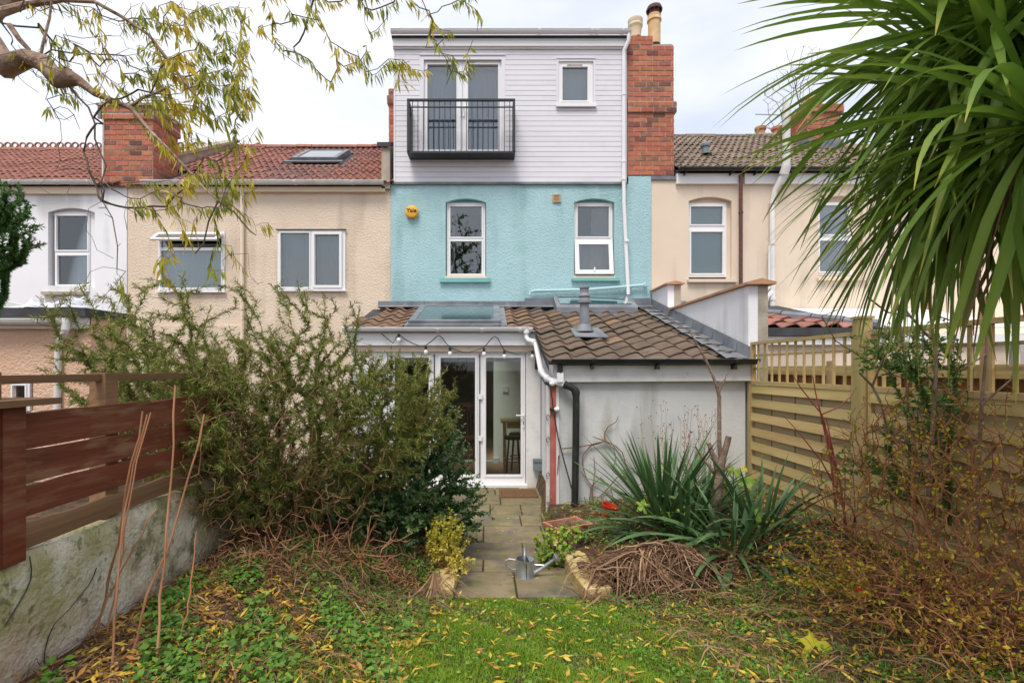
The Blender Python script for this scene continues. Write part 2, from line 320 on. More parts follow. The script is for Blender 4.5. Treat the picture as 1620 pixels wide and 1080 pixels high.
def np_mesh(name, V, quads=None, tris=None, mat=None, tint=None, smooth=False):
    """V (n,3); quads (a,4); tris (b,3); tint: one value per vertex"""
    me = bpy.data.meshes.new(name); V = np.asarray(V, dtype=np.float32)
    q = np.asarray(quads, dtype=np.int32).reshape(-1, 4) if quads is not None else np.zeros((0, 4), np.int32)
    t = np.asarray(tris, dtype=np.int32).reshape(-1, 3) if tris is not None else np.zeros((0, 3), np.int32)
    me.vertices.add(len(V)); me.vertices.foreach_set('co', V.ravel())
    lv = np.concatenate([q.ravel(), t.ravel()]); me.loops.add(len(lv)); me.loops.foreach_set('vertex_index', lv)
    st = np.concatenate([np.arange(len(q)) * 4, len(q) * 4 + np.arange(len(t)) * 3]).astype(np.int32)
    me.polygons.add(len(st)); me.polygons.foreach_set('loop_start', st)
    if smooth: me.polygons.foreach_set('use_smooth', np.ones(len(st), bool))
    if tint is not None:
        a = me.attributes.new('tint', 'FLOAT', 'POINT'); a.data.foreach_set('value', np.asarray(tint, dtype=np.float32))
    me.update(calc_edges=True)
    if mat: me.materials.append(mat)
    return me
def unit(a): return a / np.maximum(np.linalg.norm(a, axis=-1, keepdims=True), 1e-9)

def leaf_mesh(name, P, D, Ln, Wd, mat, tint, droop=0.0, fold=.12, up=None, wide=.45, flat=False):
    """many leaves as one mesh: six points each (base, two sides, mid rib, tip); P, D (n,3), Ln, Wd, tint (n,)"""
    n = len(P); D = unit(D)
    N_ = RNG.normal(size=(n, 3)) * .7
    if up is not None: N_ += np.array(up)
    S = unit(np.cross(D, N_)); N2 = np.cross(S, D)
    Ln = np.broadcast_to(Ln, n)[:, None]; Wd = np.broadcast_to(Wd, n)[:, None]
    g = np.zeros((n, 3)); g[:, 2] = -1
    mid = P + D * Ln * wide + g * droop * Ln * .25; tip = P + D * Ln + g * droop * Ln
    a = mid + S * Wd / 2 + N2 * Wd * fold; b = mid - S * Wd / 2 + N2 * Wd * fold
    if flat:                        # needles: a single small quad each
        return np_mesh(name, np.stack([P, a, tip, b], 1).reshape(-1, 3), np.arange(n * 4).reshape(-1, 4), None, mat, np.repeat(tint, 4))
    V = np.stack([P, a, tip, b, mid], 1).reshape(-1, 3)
    i = (np.arange(n) * 5)[:, None]
    tr = np.concatenate([i + np.array([[0, 1, 4]]), i + np.array([[1, 2, 4]]), i + np.array([[2, 3, 4]]), i + np.array([[3, 0, 4]])], 0)
    return np_mesh(name, V, None, tr, mat, np.repeat(tint, 5))
def blade_mesh(name, P, D, Ln, Wd, mat, tint, bend=.5):
    """grass: five points per blade, bending over along D's horizontal part"""
    n = len(P); D = unit(D); h = D.copy(); h[:, 2] = 0; h = unit(h + 1e-6); S = np.stack([-h[:, 1], h[:, 0], np.zeros(n)], 1)
    S = unit(S + RNG.normal(size=(n, 3)) * .25)
    Ln = Ln[:, None]; Wd = np.broadcast_to(Wd, n)[:, None]; b = np.broadcast_to(bend, n)[:, None]
    m = P + D * Ln * .55; t = P + D * Ln + h * Ln * b * .5 - np.array([[0, 0, 1.]]) * Ln * b * .3
    V = np.stack([P - S * Wd / 2, P + S * Wd / 2, m + S * Wd * .42, m - S * Wd * .42, t], 1).reshape(-1, 3)
    i = (np.arange(n) * 5)[:, None]
    return np_mesh(name, V, i + np.array([[0, 1, 2, 3]]), i + np.array([[3, 2, 4]]), mat, np.repeat(tint, 5))
def ribbon_mesh(name, paths, W, mat, tints):
    """flat strips along polylines: paths (n,k,3), W (n,)"""
    paths = np.asarray(paths); n, k, _ = paths.shape
    T = np.gradient(paths, axis=1); S = unit(np.cross(T, np.array([0, 0, 1.]) + RNG.normal(size=(n, 1, 3)) * .5))
    prof = np.sin(np.linspace(.25, math.pi - .12, k))[None, :, None]
    w = np.asarray(W)[:, None, None] * prof / 2
    V = np.stack([paths - S * w, paths + S * w], 2).reshape(-1, 3)
    b = (np.arange(n) * 2 * k)[:, None, None] + (np.arange(k - 1) * 2)[None, :, None]
    q = (b + np.array([0, 1, 3, 2])[None, None, :]).reshape(-1, 4)
    return np_mesh(name, V, q, None, mat, np.repeat(tints, 2 * k))

# branching: tips are joined to a growing skeleton; returns nodes, parents, radii
def grow(stems, tips, jitter=.12, seg=.14, r_tip=.003, power=2.3, lift=.12, back=.5, rmax=None):
    """stems: polylines that start at the ground; tips: (n,3). Each tip runs to the cheapest skeleton node"""
    P = []; par = []; dist = []
    for s_ in stems:
        s_ = [np.array(p, float) for p in s_]
        for i, p in enumerate(s_):
            P.append(p); par.append(-1 if i == 0 else len(P) - 2); dist.append(0 if i == 0 else dist[-1] + np.linalg.norm(p - s_[i - 1]))
    P = np.array(P); par = list(par); dist = np.array(dist)
    root = P[0]; order = np.argsort(np.linalg.norm(tips - root, axis=1)); ends = []
    for ti in order:
        t = tips[ti]; d = np.linalg.norm(P - t, axis=1)
        j = int(np.argmin(d + back * dist)); a = P[j]; ln = d[j]
        if ln < 1e-4: continue
        k = max(1, int(ln / seg)); off = RNG.normal(size=3) * jitter * ln; cur = j; newP = []; newD = []
        for q in range(1, k + 1):
            f = q / k; p = a + (t - a) * f + off * math.sin(math.pi * f) * .8 + np.array([0, 0, lift * ln * math.sin(math.pi * f)])
            if q < k: p = p + RNG.normal(size=3) * jitter * ln / k * .6
            newP.append(p); newD.append(dist[j] + ln * f)
        idx0 = len(P); P = np.vstack([P, newP]); dist = np.concatenate([dist, newD])
        for q in range(k): par.append(cur); cur = idx0 + q
        ends.append(cur)
    n = len(P); area = np.zeros(n); par = np.array(par); ch = np.zeros(n, int)
    for i in range(n):
        if par[i] >= 0: ch[par[i]] += 1
    area[ch == 0] = r_tip ** power
    for i in range(n - 1, -1, -1):
        if par[i] >= 0: area[par[i]] += area[i]
    r = area ** (1 / power)
    if rmax: r = np.minimum(r, rmax)
    return P, par, r, ends
def branch_mesh(name, P, par, r, mat, sides=5, taper=.9):
    """each skeleton edge becomes a short tapered prism, joined at shared rings along each run"""
    n = len(P); e = np.array([i for i in range(n) if par[i] >= 0]); a = P[par[e]]; b = P[e]
    ra = np.minimum(r[par[e]], r[e] * 1.6); rb = r[e]
    # directions at both ends are averaged with the parent edge so that runs join smoothly
    D = unit(b - a); pd = np.zeros((n, 3)); pd[e] = D; da = unit(np.where(np.linalg.norm(pd[par[e]], axis=1, keepdims=True) > 0, pd[par[e]] + D, D))
    def ring(c, d, rad):
        u = unit(np.cross(d, np.array([.31, .17, .93]))); w = np.cross(d, u)
        t = np.arange(sides) * 2 * math.pi / sides
        return c[:, None] + (u[:, None] * np.cos(t)[None, :, None] + w[:, None] * np.sin(t)[None, :, None]) * rad[:, None, None]
    V = np.concatenate([ring(a, da, ra), ring(b, D, rb)], 1).reshape(-1, 3)
    i = (np.arange(len(e)) * 2 * sides)[:, None]; j = np.arange(sides); q = (j + 1) % sides
    F = np.concatenate([i + np.array([[j[x], q[x], q[x] + sides, j[x] + sides]]) for x in range(sides)], 0)
    return np_mesh(name, V, F, None, mat, None, True)
def twig_points(P, par, ends, per, depth=4, spread=.75, min_r=None):
    """leaf bases and directions on the last `depth` edges behind every tip"""
    bp, bd = [], []
    for e in ends:
        c = e
        for _ in range(depth):
            p = par[c]
            if p < 0: break
            d = P[c] - P[p]; ln = np.linalg.norm(d); m = max(1, int(per * ln))
            f = RNG.random(m)[:, None]; bp.append(P[p] + d * f)
            dd = d / max(ln, 1e-6) + RNG.normal(size=(m, 3)) * spread; bd.append(dd); c = p
    return np.concatenate(bp), unit(np.concatenate(bd))
def ellipsoid(n, c, r, shell=.45, zmin=None):
    p = unit(RNG.normal(size=(n * 2, 3))) * (shell + (1 - shell) * RNG.random((n * 2, 1)) ** .6) * np.array(r) + np.array(c)
    if zmin is not None: p = p[p[:, 2] > zmin]
    return p[:n]
def ss(t): t = np.clip(t, 0, 1); return t * t * (3 - 2 * t)

# ------------------------------------------------------------------ ground
def gz(x, y):
    x = np.asarray(x, float); y = np.asarray(y, float)
    side_l = ss((-.5 - x) / 1.2); side_r = ss((x - 1.0) / 1.8)
    lawn = .13 + .36 * np.clip((3.84 - y) / 1.75, 0, 1.3); lawn = lawn + side_l * (.6 - lawn) * .95 + side_r * (.46 - lawn) * .8
    bl = (.20 + .40 * side_l) * (1 - ss((y - 5.2) / 1.6)); br = .22 + .22 * side_r
    bed = np.where(x < .25, bl, br); path = np.where(y < 5.5, .0904 * (5.5 - y), 0) - .035
    inp = (x > -.27) & (x < .73)
    far = np.where(inp, path, bed); k = ss((y - 3.72) / .24)
    z = lawn * (1 - k) + far * k
    z = np.where(x < -2.1, .35, z); z = np.where(x > 3.4, .3, z)
    z = np.where((y > 6.9) & (x < .8), -.03, z)
    return np.where((y > 8.1) | (x < -9) | (x > 9) | (y < -6), 0, z)
xs = np.concatenate([[-400, -120, -40, -15, -9, -5], np.arange(-2.3, 3.6, .06), [5, 9, 15, 40, 120, 400]])
ys = np.concatenate([[-400, -120, -40, -12, -6, -3, -1], np.arange(.4, 8.2, .06), [10, 14, 20, 40, 120, 400]])
X, Y = np.meshgrid(xs, ys, indexing='ij'); Z = gz(X, Y)
inner = (X > -1.9) & (X < 3.2) & (Y > .4) & (Y < 6) & ~((X > -.3) & (X < .75) & (Y > 3.8))
Z = Z + np.where(inner, RNG.normal(size=Z.shape) * .008, 0)
ii = np.arange(len(xs) - 1)[:, None] * len(ys) + np.arange(len(ys) - 1)[None, :]
Q = np.stack([ii, ii + len(ys), ii + len(ys) + 1, ii + 1], -1).reshape(-1, 4)
g = link('ground', np_mesh('ground', np.stack([X, Y, Z], -1).reshape(-1, 3), Q, None, M['soil'], None, True)); g['kind'] = 'structure'
# ------------------------------------------------------------------ building helpers
def holes(mb, x0, x1, z0, z1, y, depth, ops):
    """a sheet facing the camera with openings (x0, x1, z0, z1, arch rise) and their reveals"""
    xs_ = sorted({x0, x1, *[o[0] for o in ops], *[o[1] for o in ops]}); zs_ = sorted({z0, z1, *[o[2] for o in ops], *[o[3] for o in ops]})
    for a, b in zip(xs_, xs_[1:]):
        for c, d in zip(zs_, zs_[1:]):
            mx_, mz = (a + b) / 2, (c + d) / 2
            if any(o[0] < mx_ < o[1] and o[2] < mz < o[3] for o in ops): continue
            mb.quad((a, y, c), (b, y, c), (b, y, d), (a, y, d))
    for o in ops:
        a, b, c, d = o[:4]; r = o[4] if len(o) > 4 else 0; yb = y + depth
        mb.quad((a, y, c), (a, y, d - r), (a, yb, d - r), (a, yb, c)); mb.quad((b, y, d - r), (b, y, c), (b, yb, c), (b, yb, d - r))
        mb.quad((b, y, c), (a, y, c), (a, yb, c), (b, yb, c))
        n = 10 if r else 1
        arc = [(a + (b - a) * i / n, d - r + r * (1 - (2 * i / n - 1) ** 2) if r else d) for i in range(n + 1)]
        for (p, q), (s_, t) in zip(arc, arc[1:]):
            mb.quad((p, y, q), (s_, y, t), (s_, yb, t), (p, yb, q))
            if r: mb.quad((p, y, q), (p, y, d), (s_, y, d), (s_, y, t))
    return mb
def frame_ring(mb, x0, x1, z0, z1, y0, y1, w):
    mb.box(x0, x0 + w, y0, y1, z0, z1); mb.box(x1 - w, x1, y0, y1, z0, z1)
    mb.box(x0 + w, x1 - w, y0, y1, z0, z0 + w); mb.box(x0 + w, x1 - w, y0, y1, z1 - w, z1)
def window(parent, x0, x1, z0, z1, y, panes, mat='upvc', glass='glass', depth=.05, bead=.028, name='window', label=None):
    """frame with a hole per pane, a proud bead round each, one pane object per hole"""
    mb = MB(); holes(mb, x0, x1, z0, z1, y, depth, panes)
    mb.quad((x0, y, z0), (x0, y, z1), (x0, y + depth, z1), (x0, y + depth, z0)); mb.quad((x1, y, z1), (x1, y, z0), (x1, y + depth, z0), (x1, y + depth, z1))
    mb.quad((x0, y, z1), (x1, y, z1), (x1, y + depth, z1), (x0, y + depth, z1)); mb.quad((x1, y, z0), (x0, y, z0), (x0, y + depth, z0), (x1, y + depth, z0))
    for (a, b, c, d) in panes: frame_ring(mb, a - bead, b + bead, c - bead, d + bead, y - .014, y - .001, bead - .004)
    w = mb.build(name, M[mat], parent)
    if label: w['label'] = label
    for (a, b, c, d) in panes: MB().box(a - .004, b + .004, y + .028, y + .034, c - .004, d + .004).build('pane', M[glass], w)
    return w
def room(parent, x0, x1, z0, z1, y0, y1, mat='roomdark'):
    mb = MB(); mb.quad((x0, y1, z0), (x1, y1, z0), (x1, y1, z1), (x0, y1, z1)); mb.quad((x0, y0, z0), (x0, y1, z0), (x0, y1, z1), (x0, y0, z1))
    mb.quad((x1, y1, z0), (x1, y0, z0), (x1, y0, z1), (x1, y1, z1)); mb.quad((x0, y0, z0), (x1, y0, z0), (x1, y1, z0), (x0, y1, z0)); mb.quad((x0, y1, z1), (x1, y1, z1), (x1, y0, z1), (x0, y0, z1))
    return mb.build('room', M[mat], parent)
def curtain(parent, x0, x1, z0, z1, y, mat='curtain', waves=8, amp=.02, flare=0, name='curtain'):
    mb = MB(); n = max(8, waves * 6); rows = 6
    for j in range(rows + 1):
        f = j / rows; z = z1 + (z0 - z1) * f
        for i in range(n + 1):
            u = i / n; x = x0 + (x1 - x0) * u + flare * f * (u - .5)
            mb.v.append((x, y + amp * math.sin(u * waves * 2 * math.pi + .6 * f + 2 * math.sin(u * 9)) * (.7 + .3 * math.sin(u * 23)), z))
    for j in range(rows):
        for i in range(n): a = j * (n + 1) + i; mb.f.append((a, a + n + 1, a + n + 2, a + 1))
    return mb.build(name, M[mat], parent, True)

def tile_mesh(name, w, ln, mat, amp, rolls=1, n=8, thick=.016, lift=.03):
    mb = MB(); n = n * rolls
    for i in range(n + 1):
        s_ = i / n; h = amp * math.cos(2 * math.pi * (s_ * rolls + .15)) + amp * .25 * math.cos(4 * math.pi * s_ * rolls)
        mb.v += [(s_ * w, 0, h + lift), (s_ * w, 0, h + lift - thick), (s_ * w, ln, h)]
    for i in range(n):
        a = 3 * i; mb.f += [(a, a + 3, a + 5, a + 2), (a + 1, a + 4, a + 3, a)]
    return mb.mesh(name, mat)
def lay_tiles(parent, meshes, x0, x1, y0, z0, ang, length, w, gauge, keep=None, pick=None, limit=300, sag=0.0):
    """courses of tiles up the slope from the eave (y0, z0); the largest in view are parts of their own, the rest one part"""
    ca, sa = math.cos(ang), math.sin(ang); B = Matrix(((1, 0, 0), (0, ca, -sa), (0, sa, ca))).to_4x4(); lst = []
    rows = int(math.ceil(length / gauge)); cols = int(math.ceil((x1 - x0) / w))
    for r in range(rows):
        for c in range(cols):
            x, v = x0 + c * w, r * gauge
            if keep and not keep(x, v, r, c): continue
            m_ = B.copy(); wob = random.uniform(-.007, .007)
            p = Vector((x, y0 + ca * v, z0 + sa * v)) + Vector((0, -sa, ca)) * (wob - sag * math.sin(math.pi * c / cols))
            m_ = Matrix.Translation(p) @ m_ @ Matrix.Rotation(random.uniform(-.014, .014), 4, 'Z') @ Matrix.Rotation(random.uniform(-.012, .012), 4, 'X')
            lst.append((p.y, (pick(x, v, r, c) if pick else random.choice(meshes)), m_))
    lst.sort(key=lambda t: t[0])
    for d, me, m_ in lst[:limit]: link('roof_tile', me, parent, m_)
    if lst[limit:]:
        mb = MB()
        for d, me, m_ in lst[limit:]:
            n = len(mb.v); mb.v += [tuple(m_ @ v.co) for v in me.vertices]; mb.f += [tuple(n + i for i in f.vertices) for f in me.polygons]
        mb.build('far_roof_tiles', lst[-1][1].materials[0], parent)['kind'] = 'stuff'
    return len(lst)

def brickwork(parent, x0, x1, y0, y1, z0, z1, faces='fr', course=.097, bl=.25, dark=lambda x, z: .15, out=.009):
    """mortar core with each brick laid on it; faces: f front, r right side, l left side"""
    MB().box(x0, x1, y0, y1, z0, z1).build('mortar_core', M['mortar'], parent)
    g_ = .017; meshes = {}
    def bm(l, ax_, mt):
        k = (round(l, 3), ax_, mt)
        if k not in meshes:
            b = MB(); h = course - g_
            if ax_ == 'x': b.box(0, l - g_, -out, .04, 0, h)
            else: b.box(-.04 if ax_ == 'r' else -out, out if ax_ == 'r' else .04, 0, l - g_, 0, h)
            meshes[k] = b.mesh('brick', M[mt])
        return meshes[k]
    n = int((z1 - z0) / course + .3)
    for r in range(n):
        z = z0 + (z1 - z0) * r / n
        for f in faces:
            a, b = (x0, x1) if f == 'f' else (y0, y1)
            p = a - (bl / 2 if r % 2 else 0)
            while p < b - .02:
                s_, e = max(p, a), min(p + bl, b); p += bl
                if e - s_ < .04: continue
                mid = (s_ + e) / 2; mt = 'brick_d' if random.random() < dark(mid if f == 'f' else x1, z) else 'brick'
                loc = (s_ + g_ / 2, y0, z + g_ / 2) if f == 'f' else ((x1 if f == 'r' else x0), s_ + g_ / 2, z + g_ / 2)
                j = random.uniform(-.003, .003)
                link('brick', bm(e - s_, 'x' if f == 'f' else f, mt), parent, Matrix.Translation(Vector(loc) + Vector((0, j, 0) if f == 'f' else (j, 0, 0))))
def gutter(parent, x0, x1, y, z, r, mat, brackets=(), name='gutter'):
    """half-round gutter along x with its front lip"""
    mb = MB(); n = 8
    for i in range(n):
        a, b = math.pi * i / n, math.pi * (i + 1) / n
        for rr in (r, r - .006):
            p = [(y - rr * math.cos(a), z - rr * math.sin(a)), (y - rr * math.cos(b), z - rr * math.sin(b))]
            mb.quad((x0, *p[0]), (x1, *p[0]), (x1, *p[1]), (x0, *p[1]))
    mb.tube([(x0, y - r, z + .003), (x1, y - r, z + .003)], .008, 6)
    for x in (x0, x1): mb.poly([(x, y - r * math.cos(math.pi * i / n), z - r * math.sin(math.pi * i / n)) for i in range(n + 1)])
    for bx in brackets:
        for i in range(n):
            a, b = math.pi * i / n, math.pi * (i + 1) / n; rr = r + .008
            mb.quad((bx, y - rr * math.cos(a), z - rr * math.sin(a)), (bx + .05, y - rr * math.cos(a), z - rr * math.sin(a)), (bx + .05, y - rr * math.cos(b), z - rr * math.sin(b)), (bx, y - rr * math.cos(b), z - rr * math.sin(b)))
    return mb.build(name, M[mat], parent, True)
def roof_pair(parent, x0, x1, ye, ze, yr, zr, mat, name='roof', depth=8.0):
    """underlay of both slopes with gable ends"""
    mb = MB(); yb = 2 * yr - ye; t = .035
    mb.quad((x0, ye, ze - t), (x1, ye, ze - t), (x1, yr, zr - t), (x0, yr, zr - t)); mb.quad((x0, yr, zr - t), (x1, yr, zr - t), (x1, yb, ze - t), (x0, yb, ze - t))
    for x in (x0, x1): mb.poly([(x, ye, ze - t), (x, yr, zr - t), (x, yb, ze - t)])
    return mb.build(name, M[mat], parent)
def body(mb, x0, x1, z1, y0=10.0, y1=18.0):
    mb.quad((x0, y1, 0), (x0, y0, 0), (x0, y0, z1), (x0, y1, z1)); mb.quad((x1, y0, 0), (x1, y1, 0), (x1, y1, z1), (x1, y0, z1)); mb.quad((x1, y1, 0), (x0, y1, 0), (x0, y1, z1), (x1, y1, z1))
def P10(px): return ax(px, 10)
def Z10(py): return az(py, 10)
def prect(a, b, c, d, Y=10): return (ax(a, Y), ax(b, Y), az(d, Y), az(c, Y))     # left, right, top, bottom in photo pixels
def ridge_tiles(parent, x0, x1, y, z, mat, ln=.42, r=.11, crest=False):
    mb = MB(); n = 6
    for i in range(n):
        a, b = math.pi * i / n, math.pi * (i + 1) / n
        mb.quad((0, r * math.cos(a), r * math.sin(a)), (ln - .012, r * math.cos(a) * .96, r * math.sin(a) * .96), (ln - .012, r * math.cos(b) * .96, r * math.sin(b) * .96), (0, r * math.cos(b), r * math.sin(b)))
    mb.poly([(0, r * math.cos(math.pi * i / n), r * math.sin(math.pi * i / n)) for i in range(n + 1)])
    if crest:                                    # pierced cresting: two loops standing on each ridge tile
        for cx_ in (.11, .31):
            pts = [(cx_ + .08 * math.cos(a), 0, r + .055 + .075 * math.sin(a)) for a in [2 * math.pi * i / 12 for i in range(13)]]
            mb.tube(pts, .026, 5, False)
    me = mb.mesh('ridge_tile', mat); x = x0
    while x < x1 - .1:
        link('ridge_tile', me, parent, Matrix.Translation((x, y, z + random.uniform(-.008, .008)))); x += ln

# ------------------------------------------------------------------ blue house
BX0, BX1 = -1.95, 3.245
bh = thing('blue_house', 'turquoise rendered house with a white clad loft dormer and black balcony', 'house', (.6, 10, 0))
w1o = (*prect(705, 769, 314, 440), .075); w2o = (*prect(908, 972, 314, 440), .075); zt = Z10(291)
dd = (P10(676), P10(788), 0, 0)
mb = MB(); bif = (-1.64, .602, .04, 2.165)
ext_hole = (-2.05, 2.9, 0, 2.5)
holes(mb, BX0, BX1, 0, zt, 10, .14, [w1o, w2o, (-1.9, 2.7, .06, 2.45)]); mb.quad((P10(994), 10.002, zt), (BX1, 10.002, zt), (BX1, 10.002, Z10(279)), (P10(994), 10.002, Z10(279)))
body(mb, BX0 + .003, BX1 - .003, zt); wall = mb.build('wall', M['turq'], bh)
MB().quad((2.8, 10, zt), (BX1, 10, zt), (BX1, 14, 8.1), (2.8, 14, 8.1)).quad((BX0, 14, 8.1), (BX1, 14, 8.1), (BX1, 18, zt), (BX0, 18, zt)).build('roof', M['felt'], bh)
# upper windows
def two_light(parent, o, split, mat='upvc', y=10.085, label=None, fw=.075, glass='glass'):
    x0, x1, z0, z1 = o[0] + .015, o[1] - .015, o[2] + .03, o[3] - .06
    return window(parent, x0, x1, z0, z1, y, [(x0 + fw, x1 - fw, z0 + fw, split - .055), (x0 + fw, x1 - fw, split + .04, z1 - fw)], mat, label=label, glass=glass)
wA = two_light(bh, w1o, Z10(376)); MB().box(P10(696), P10(776), 9.93, 10.05, Z10(447), Z10(440.5), .006).build('sill', M['turqdark'], wA)
MB().box(P10(704), P10(770), 9.985, 10.12, Z10(440), Z10(437), 0).build('sill_board', M['cream_s'], wA)
x0, x1, z0, z1 = w2o[0] + .015, w2o[1] - .015, w2o[2] + .03, w2o[3] - .06; sp = Z10(376)
wB = window(bh, x0, x1, sp - .03, z1, 10.085, [(x0 + .075, x1 - .075, sp + .045, z1 - .075)])
mb = MB(); frame_ring(mb, x0, x1, z0, sp - .033, 10.085, 10.135, .03); mb.build('lower_frame', M['cream_s'], wB)
# the top-hung sash of the right window stands ajar: hinged at the transom, its foot pushed out
ang = math.radians(-9); hz = sp - .035; pv = Matrix.Translation((0, 10.06, hz)) @ Matrix.Rotation(ang, 4, 'X')
sh = hz - z0 - .04
mb = MB(); frame_ring(mb, x0 + .006, x1 - .006, -sh, 0, 0, .05, .085)
sash = mb.build('open_sash', M['upvc'], wB, mw=pv); sash['label'] = 'lower sash pushed open at its foot'
MB().box(x0 + .088, x1 - .088, .02, .026, -sh + .082, -.082).build('open_pane', M['glass'], wB, mw=pv)
MB().box((x0 + x1) / 2 - .012, (x0 + x1) / 2 + .012, -.02, 0, -sh + .05, -sh + .13).build('handle', M['upvc'], wB, mw=pv)
MB().box(P10(904), P10(980), 9.93, 10.05, Z10(445), Z10(440.5), .006).build('sill', M['turqdark'], wB)
MB().box(P10(907), P10(973), 9.985, 10.12, Z10(440), Z10(436), 0).build('sill_board', M['cream_s'], wB)
for o in (w1o, w2o): MB().prism_y([(o[0], o[3] - .10)] + [(o[0] + (o[1] - o[0]) * i / 10, o[3] - .075 * (2 * i / 10 - 1) ** 2) for i in range(11)] + [(o[1], o[3] - .10)], 10.10, 10.135).build('head_panel', M['turqdark'], bh)  # shade under the arches put into the panels' darker turquoise
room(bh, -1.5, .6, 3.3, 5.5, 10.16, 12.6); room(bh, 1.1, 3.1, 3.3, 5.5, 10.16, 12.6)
curtain(bh, -.80, -.69, 3.75, 5.25, 10.25, waves=2); curtain(bh, -.17, -.08, 3.75, 5.25, 10.25, waves=2)
curtain(bh, 2.10, 2.44, 3.7, 5.25, 10.2, waves=4, flare=.14); MB().box(1.72, 2.2, 10.25, 10.255, 3.7, 4.62).build('blind', M['mauve'], bh)
# lead flashing strip between dormer and wall
MB().box(P10(621), P10(991), 9.955, 9.998, Z10(292.5), Z10(289)).build('flashing', M['lead'], bh)
# dormer
YD = 9.97; dx0, dx1 = ax(623, YD), ax(991, YD); dz0, dz1 = az(288.5, YD), az(79, YD)
fd = (ax(671, YD), ax(793, YD), az(242, YD), az(95, YD)); sw = (ax(884, YD), ax(938, YD), az(166, YD), az(98, YD))
mb = MB(); c0, c1, c2, c3 = dx0 + .02, dx1 - .02, YD + .14, 14.2; mb.quad((c0, c3, dz0), (c0, c2, dz0), (c0, c2, 8.42), (c0, c3, 8.42)).quad((c1, c2, dz0), (c1, c3, dz0), (c1, c3, 8.42), (c1, c2, 8.42)).quad((c1, c3, dz0), (c0, c3, dz0), (c0, c3, 8.42), (c1, c3, 8.42)); holes(mb, dx0 + .01, dx1 - .01, dz0, 8.4, YD + .02, .16, [fd, sw])
dorm = mb.build('dormer', M['board'], bh)
pit = (dz1 - dz0) / 26
ftr = (fd[0] - .085, fd[1] + .085, fd[2] - .02, fd[3] + .075); strim = (sw[0] - .05, sw[1] + .05, sw[2] - .03, sw[3] + .045)
for r in range(26):
    za, zb = dz0 + r * pit, dz0 + (r + 1) * pit; cuts = [(dx0 + .03, dx1 - .03)]
    for tr in (ftr, strim):
        if zb > tr[2] + .01 and za < tr[3] - .01:
            nc = []
            for a, b in cuts:
                if tr[0] > a: nc.append((a, min(b, tr[0])))
                if tr[1] < b: nc.append((max(a, tr[1]), b))
            cuts = [c for c in nc if c[1] - c[0] > .03]
    for a, b in cuts:
        MB().prism_x([(YD - .010, za), (YD + .019, za), (YD + .019, zb - .002), (YD - .004, zb - .005), (YD - .009, zb - .012)], a, b).build('cladding_board', M['board'], dorm)
for x in (dx0, dx1 - .03): MB().box(x, x + .03, YD - .02, YD + .1, dz0, dz1 + .02).build('corner_trim', M['board'], dorm)
mb = MB(); frame_ring(mb, ftr[0], ftr[1], ftr[2], ftr[3], YD - .022, YD + .018, .08); mb.box(ftr[0], ftr[1], YD - .04, YD + .01, ftr[3] + .002, ftr[3] + .022); mb.build('door_trim', M['board'], dorm)
mb = MB(); frame_ring(mb, strim[0], strim[1], strim[2], strim[3], YD - .022, YD + .018, .045); mb.box(strim[0], strim[1], YD - .035, YD + .01, strim[3] + .002, strim[3] + .018); mb.build('window_trim', M['board'], dorm)
# french doors
g1 = (ax(676, YD), ax(722, YD)); g2 = (ax(740.5, YD), ax(788, YD)); gz0, gz1 = az(239, YD), az(101.5, YD)
frd = window(bh, fd[0], fd[1], fd[2], fd[3], YD + .03, [(g1[0], g1[1], gz0, gz1), (g2[0], g2[1], gz0, gz1)], name='french_door', depth=.06)
for x in (ax(729, YD), ax(733.5, YD)):
    mb = MB(); mb.box(x - .012, x + .012, YD + .004, YD + .03, az(184, YD), az(168, YD), .004); mb.tube([(x, YD - .0, az(172, YD)), (x, YD - .03, az(172, YD)), (x + (.09 if x > ax(731, YD) else -.02), YD - .032, az(172.3, YD))], .009, 6); mb.build('handle', M['upvc'], frd)
MB().box((g1[1] + g2[0]) / 2 - .004, (g1[1] + g2[0]) / 2 + .004, YD + .012, YD + .03, fd[2] + .03, fd[3] - .03).build('meeting_seal', M['bluegrey'], frd)
room(bh, dx0 + .05, 1.22, 5.9, 8.3, YD + .2, 13); curtain(bh, g1[0] - .02, g2[1] + .02, gz0 - .02, gz1, YD + .26, 'bluegrey', 16, .012, name='net_curtain')
w = window(bh, sw[0], sw[1], sw[2], sw[3], YD + .005, [(ax(890, YD), ax(929.5, YD), az(159, YD), az(106.5, YD))])
MB().box(strim[0] - .01, strim[1] + .01, YD - .07, YD - .024, az(171, YD), az(165.5, YD), .008).build('sill', M['upvc'], w)
MB().box(ax(897, YD), ax(921, YD), YD - .016, YD + .004, az(104.4, YD), az(102.6, YD)).build('trickle_vent', M['mortar'], w)
room(bh, 1.27, 2.6, 6.6, 8.3, YD + .2, 12); MB().box(1.3, 2.2, YD + .2, YD + .205, 6.7, 8.2).build('blind', M['bluegrey'], bh)
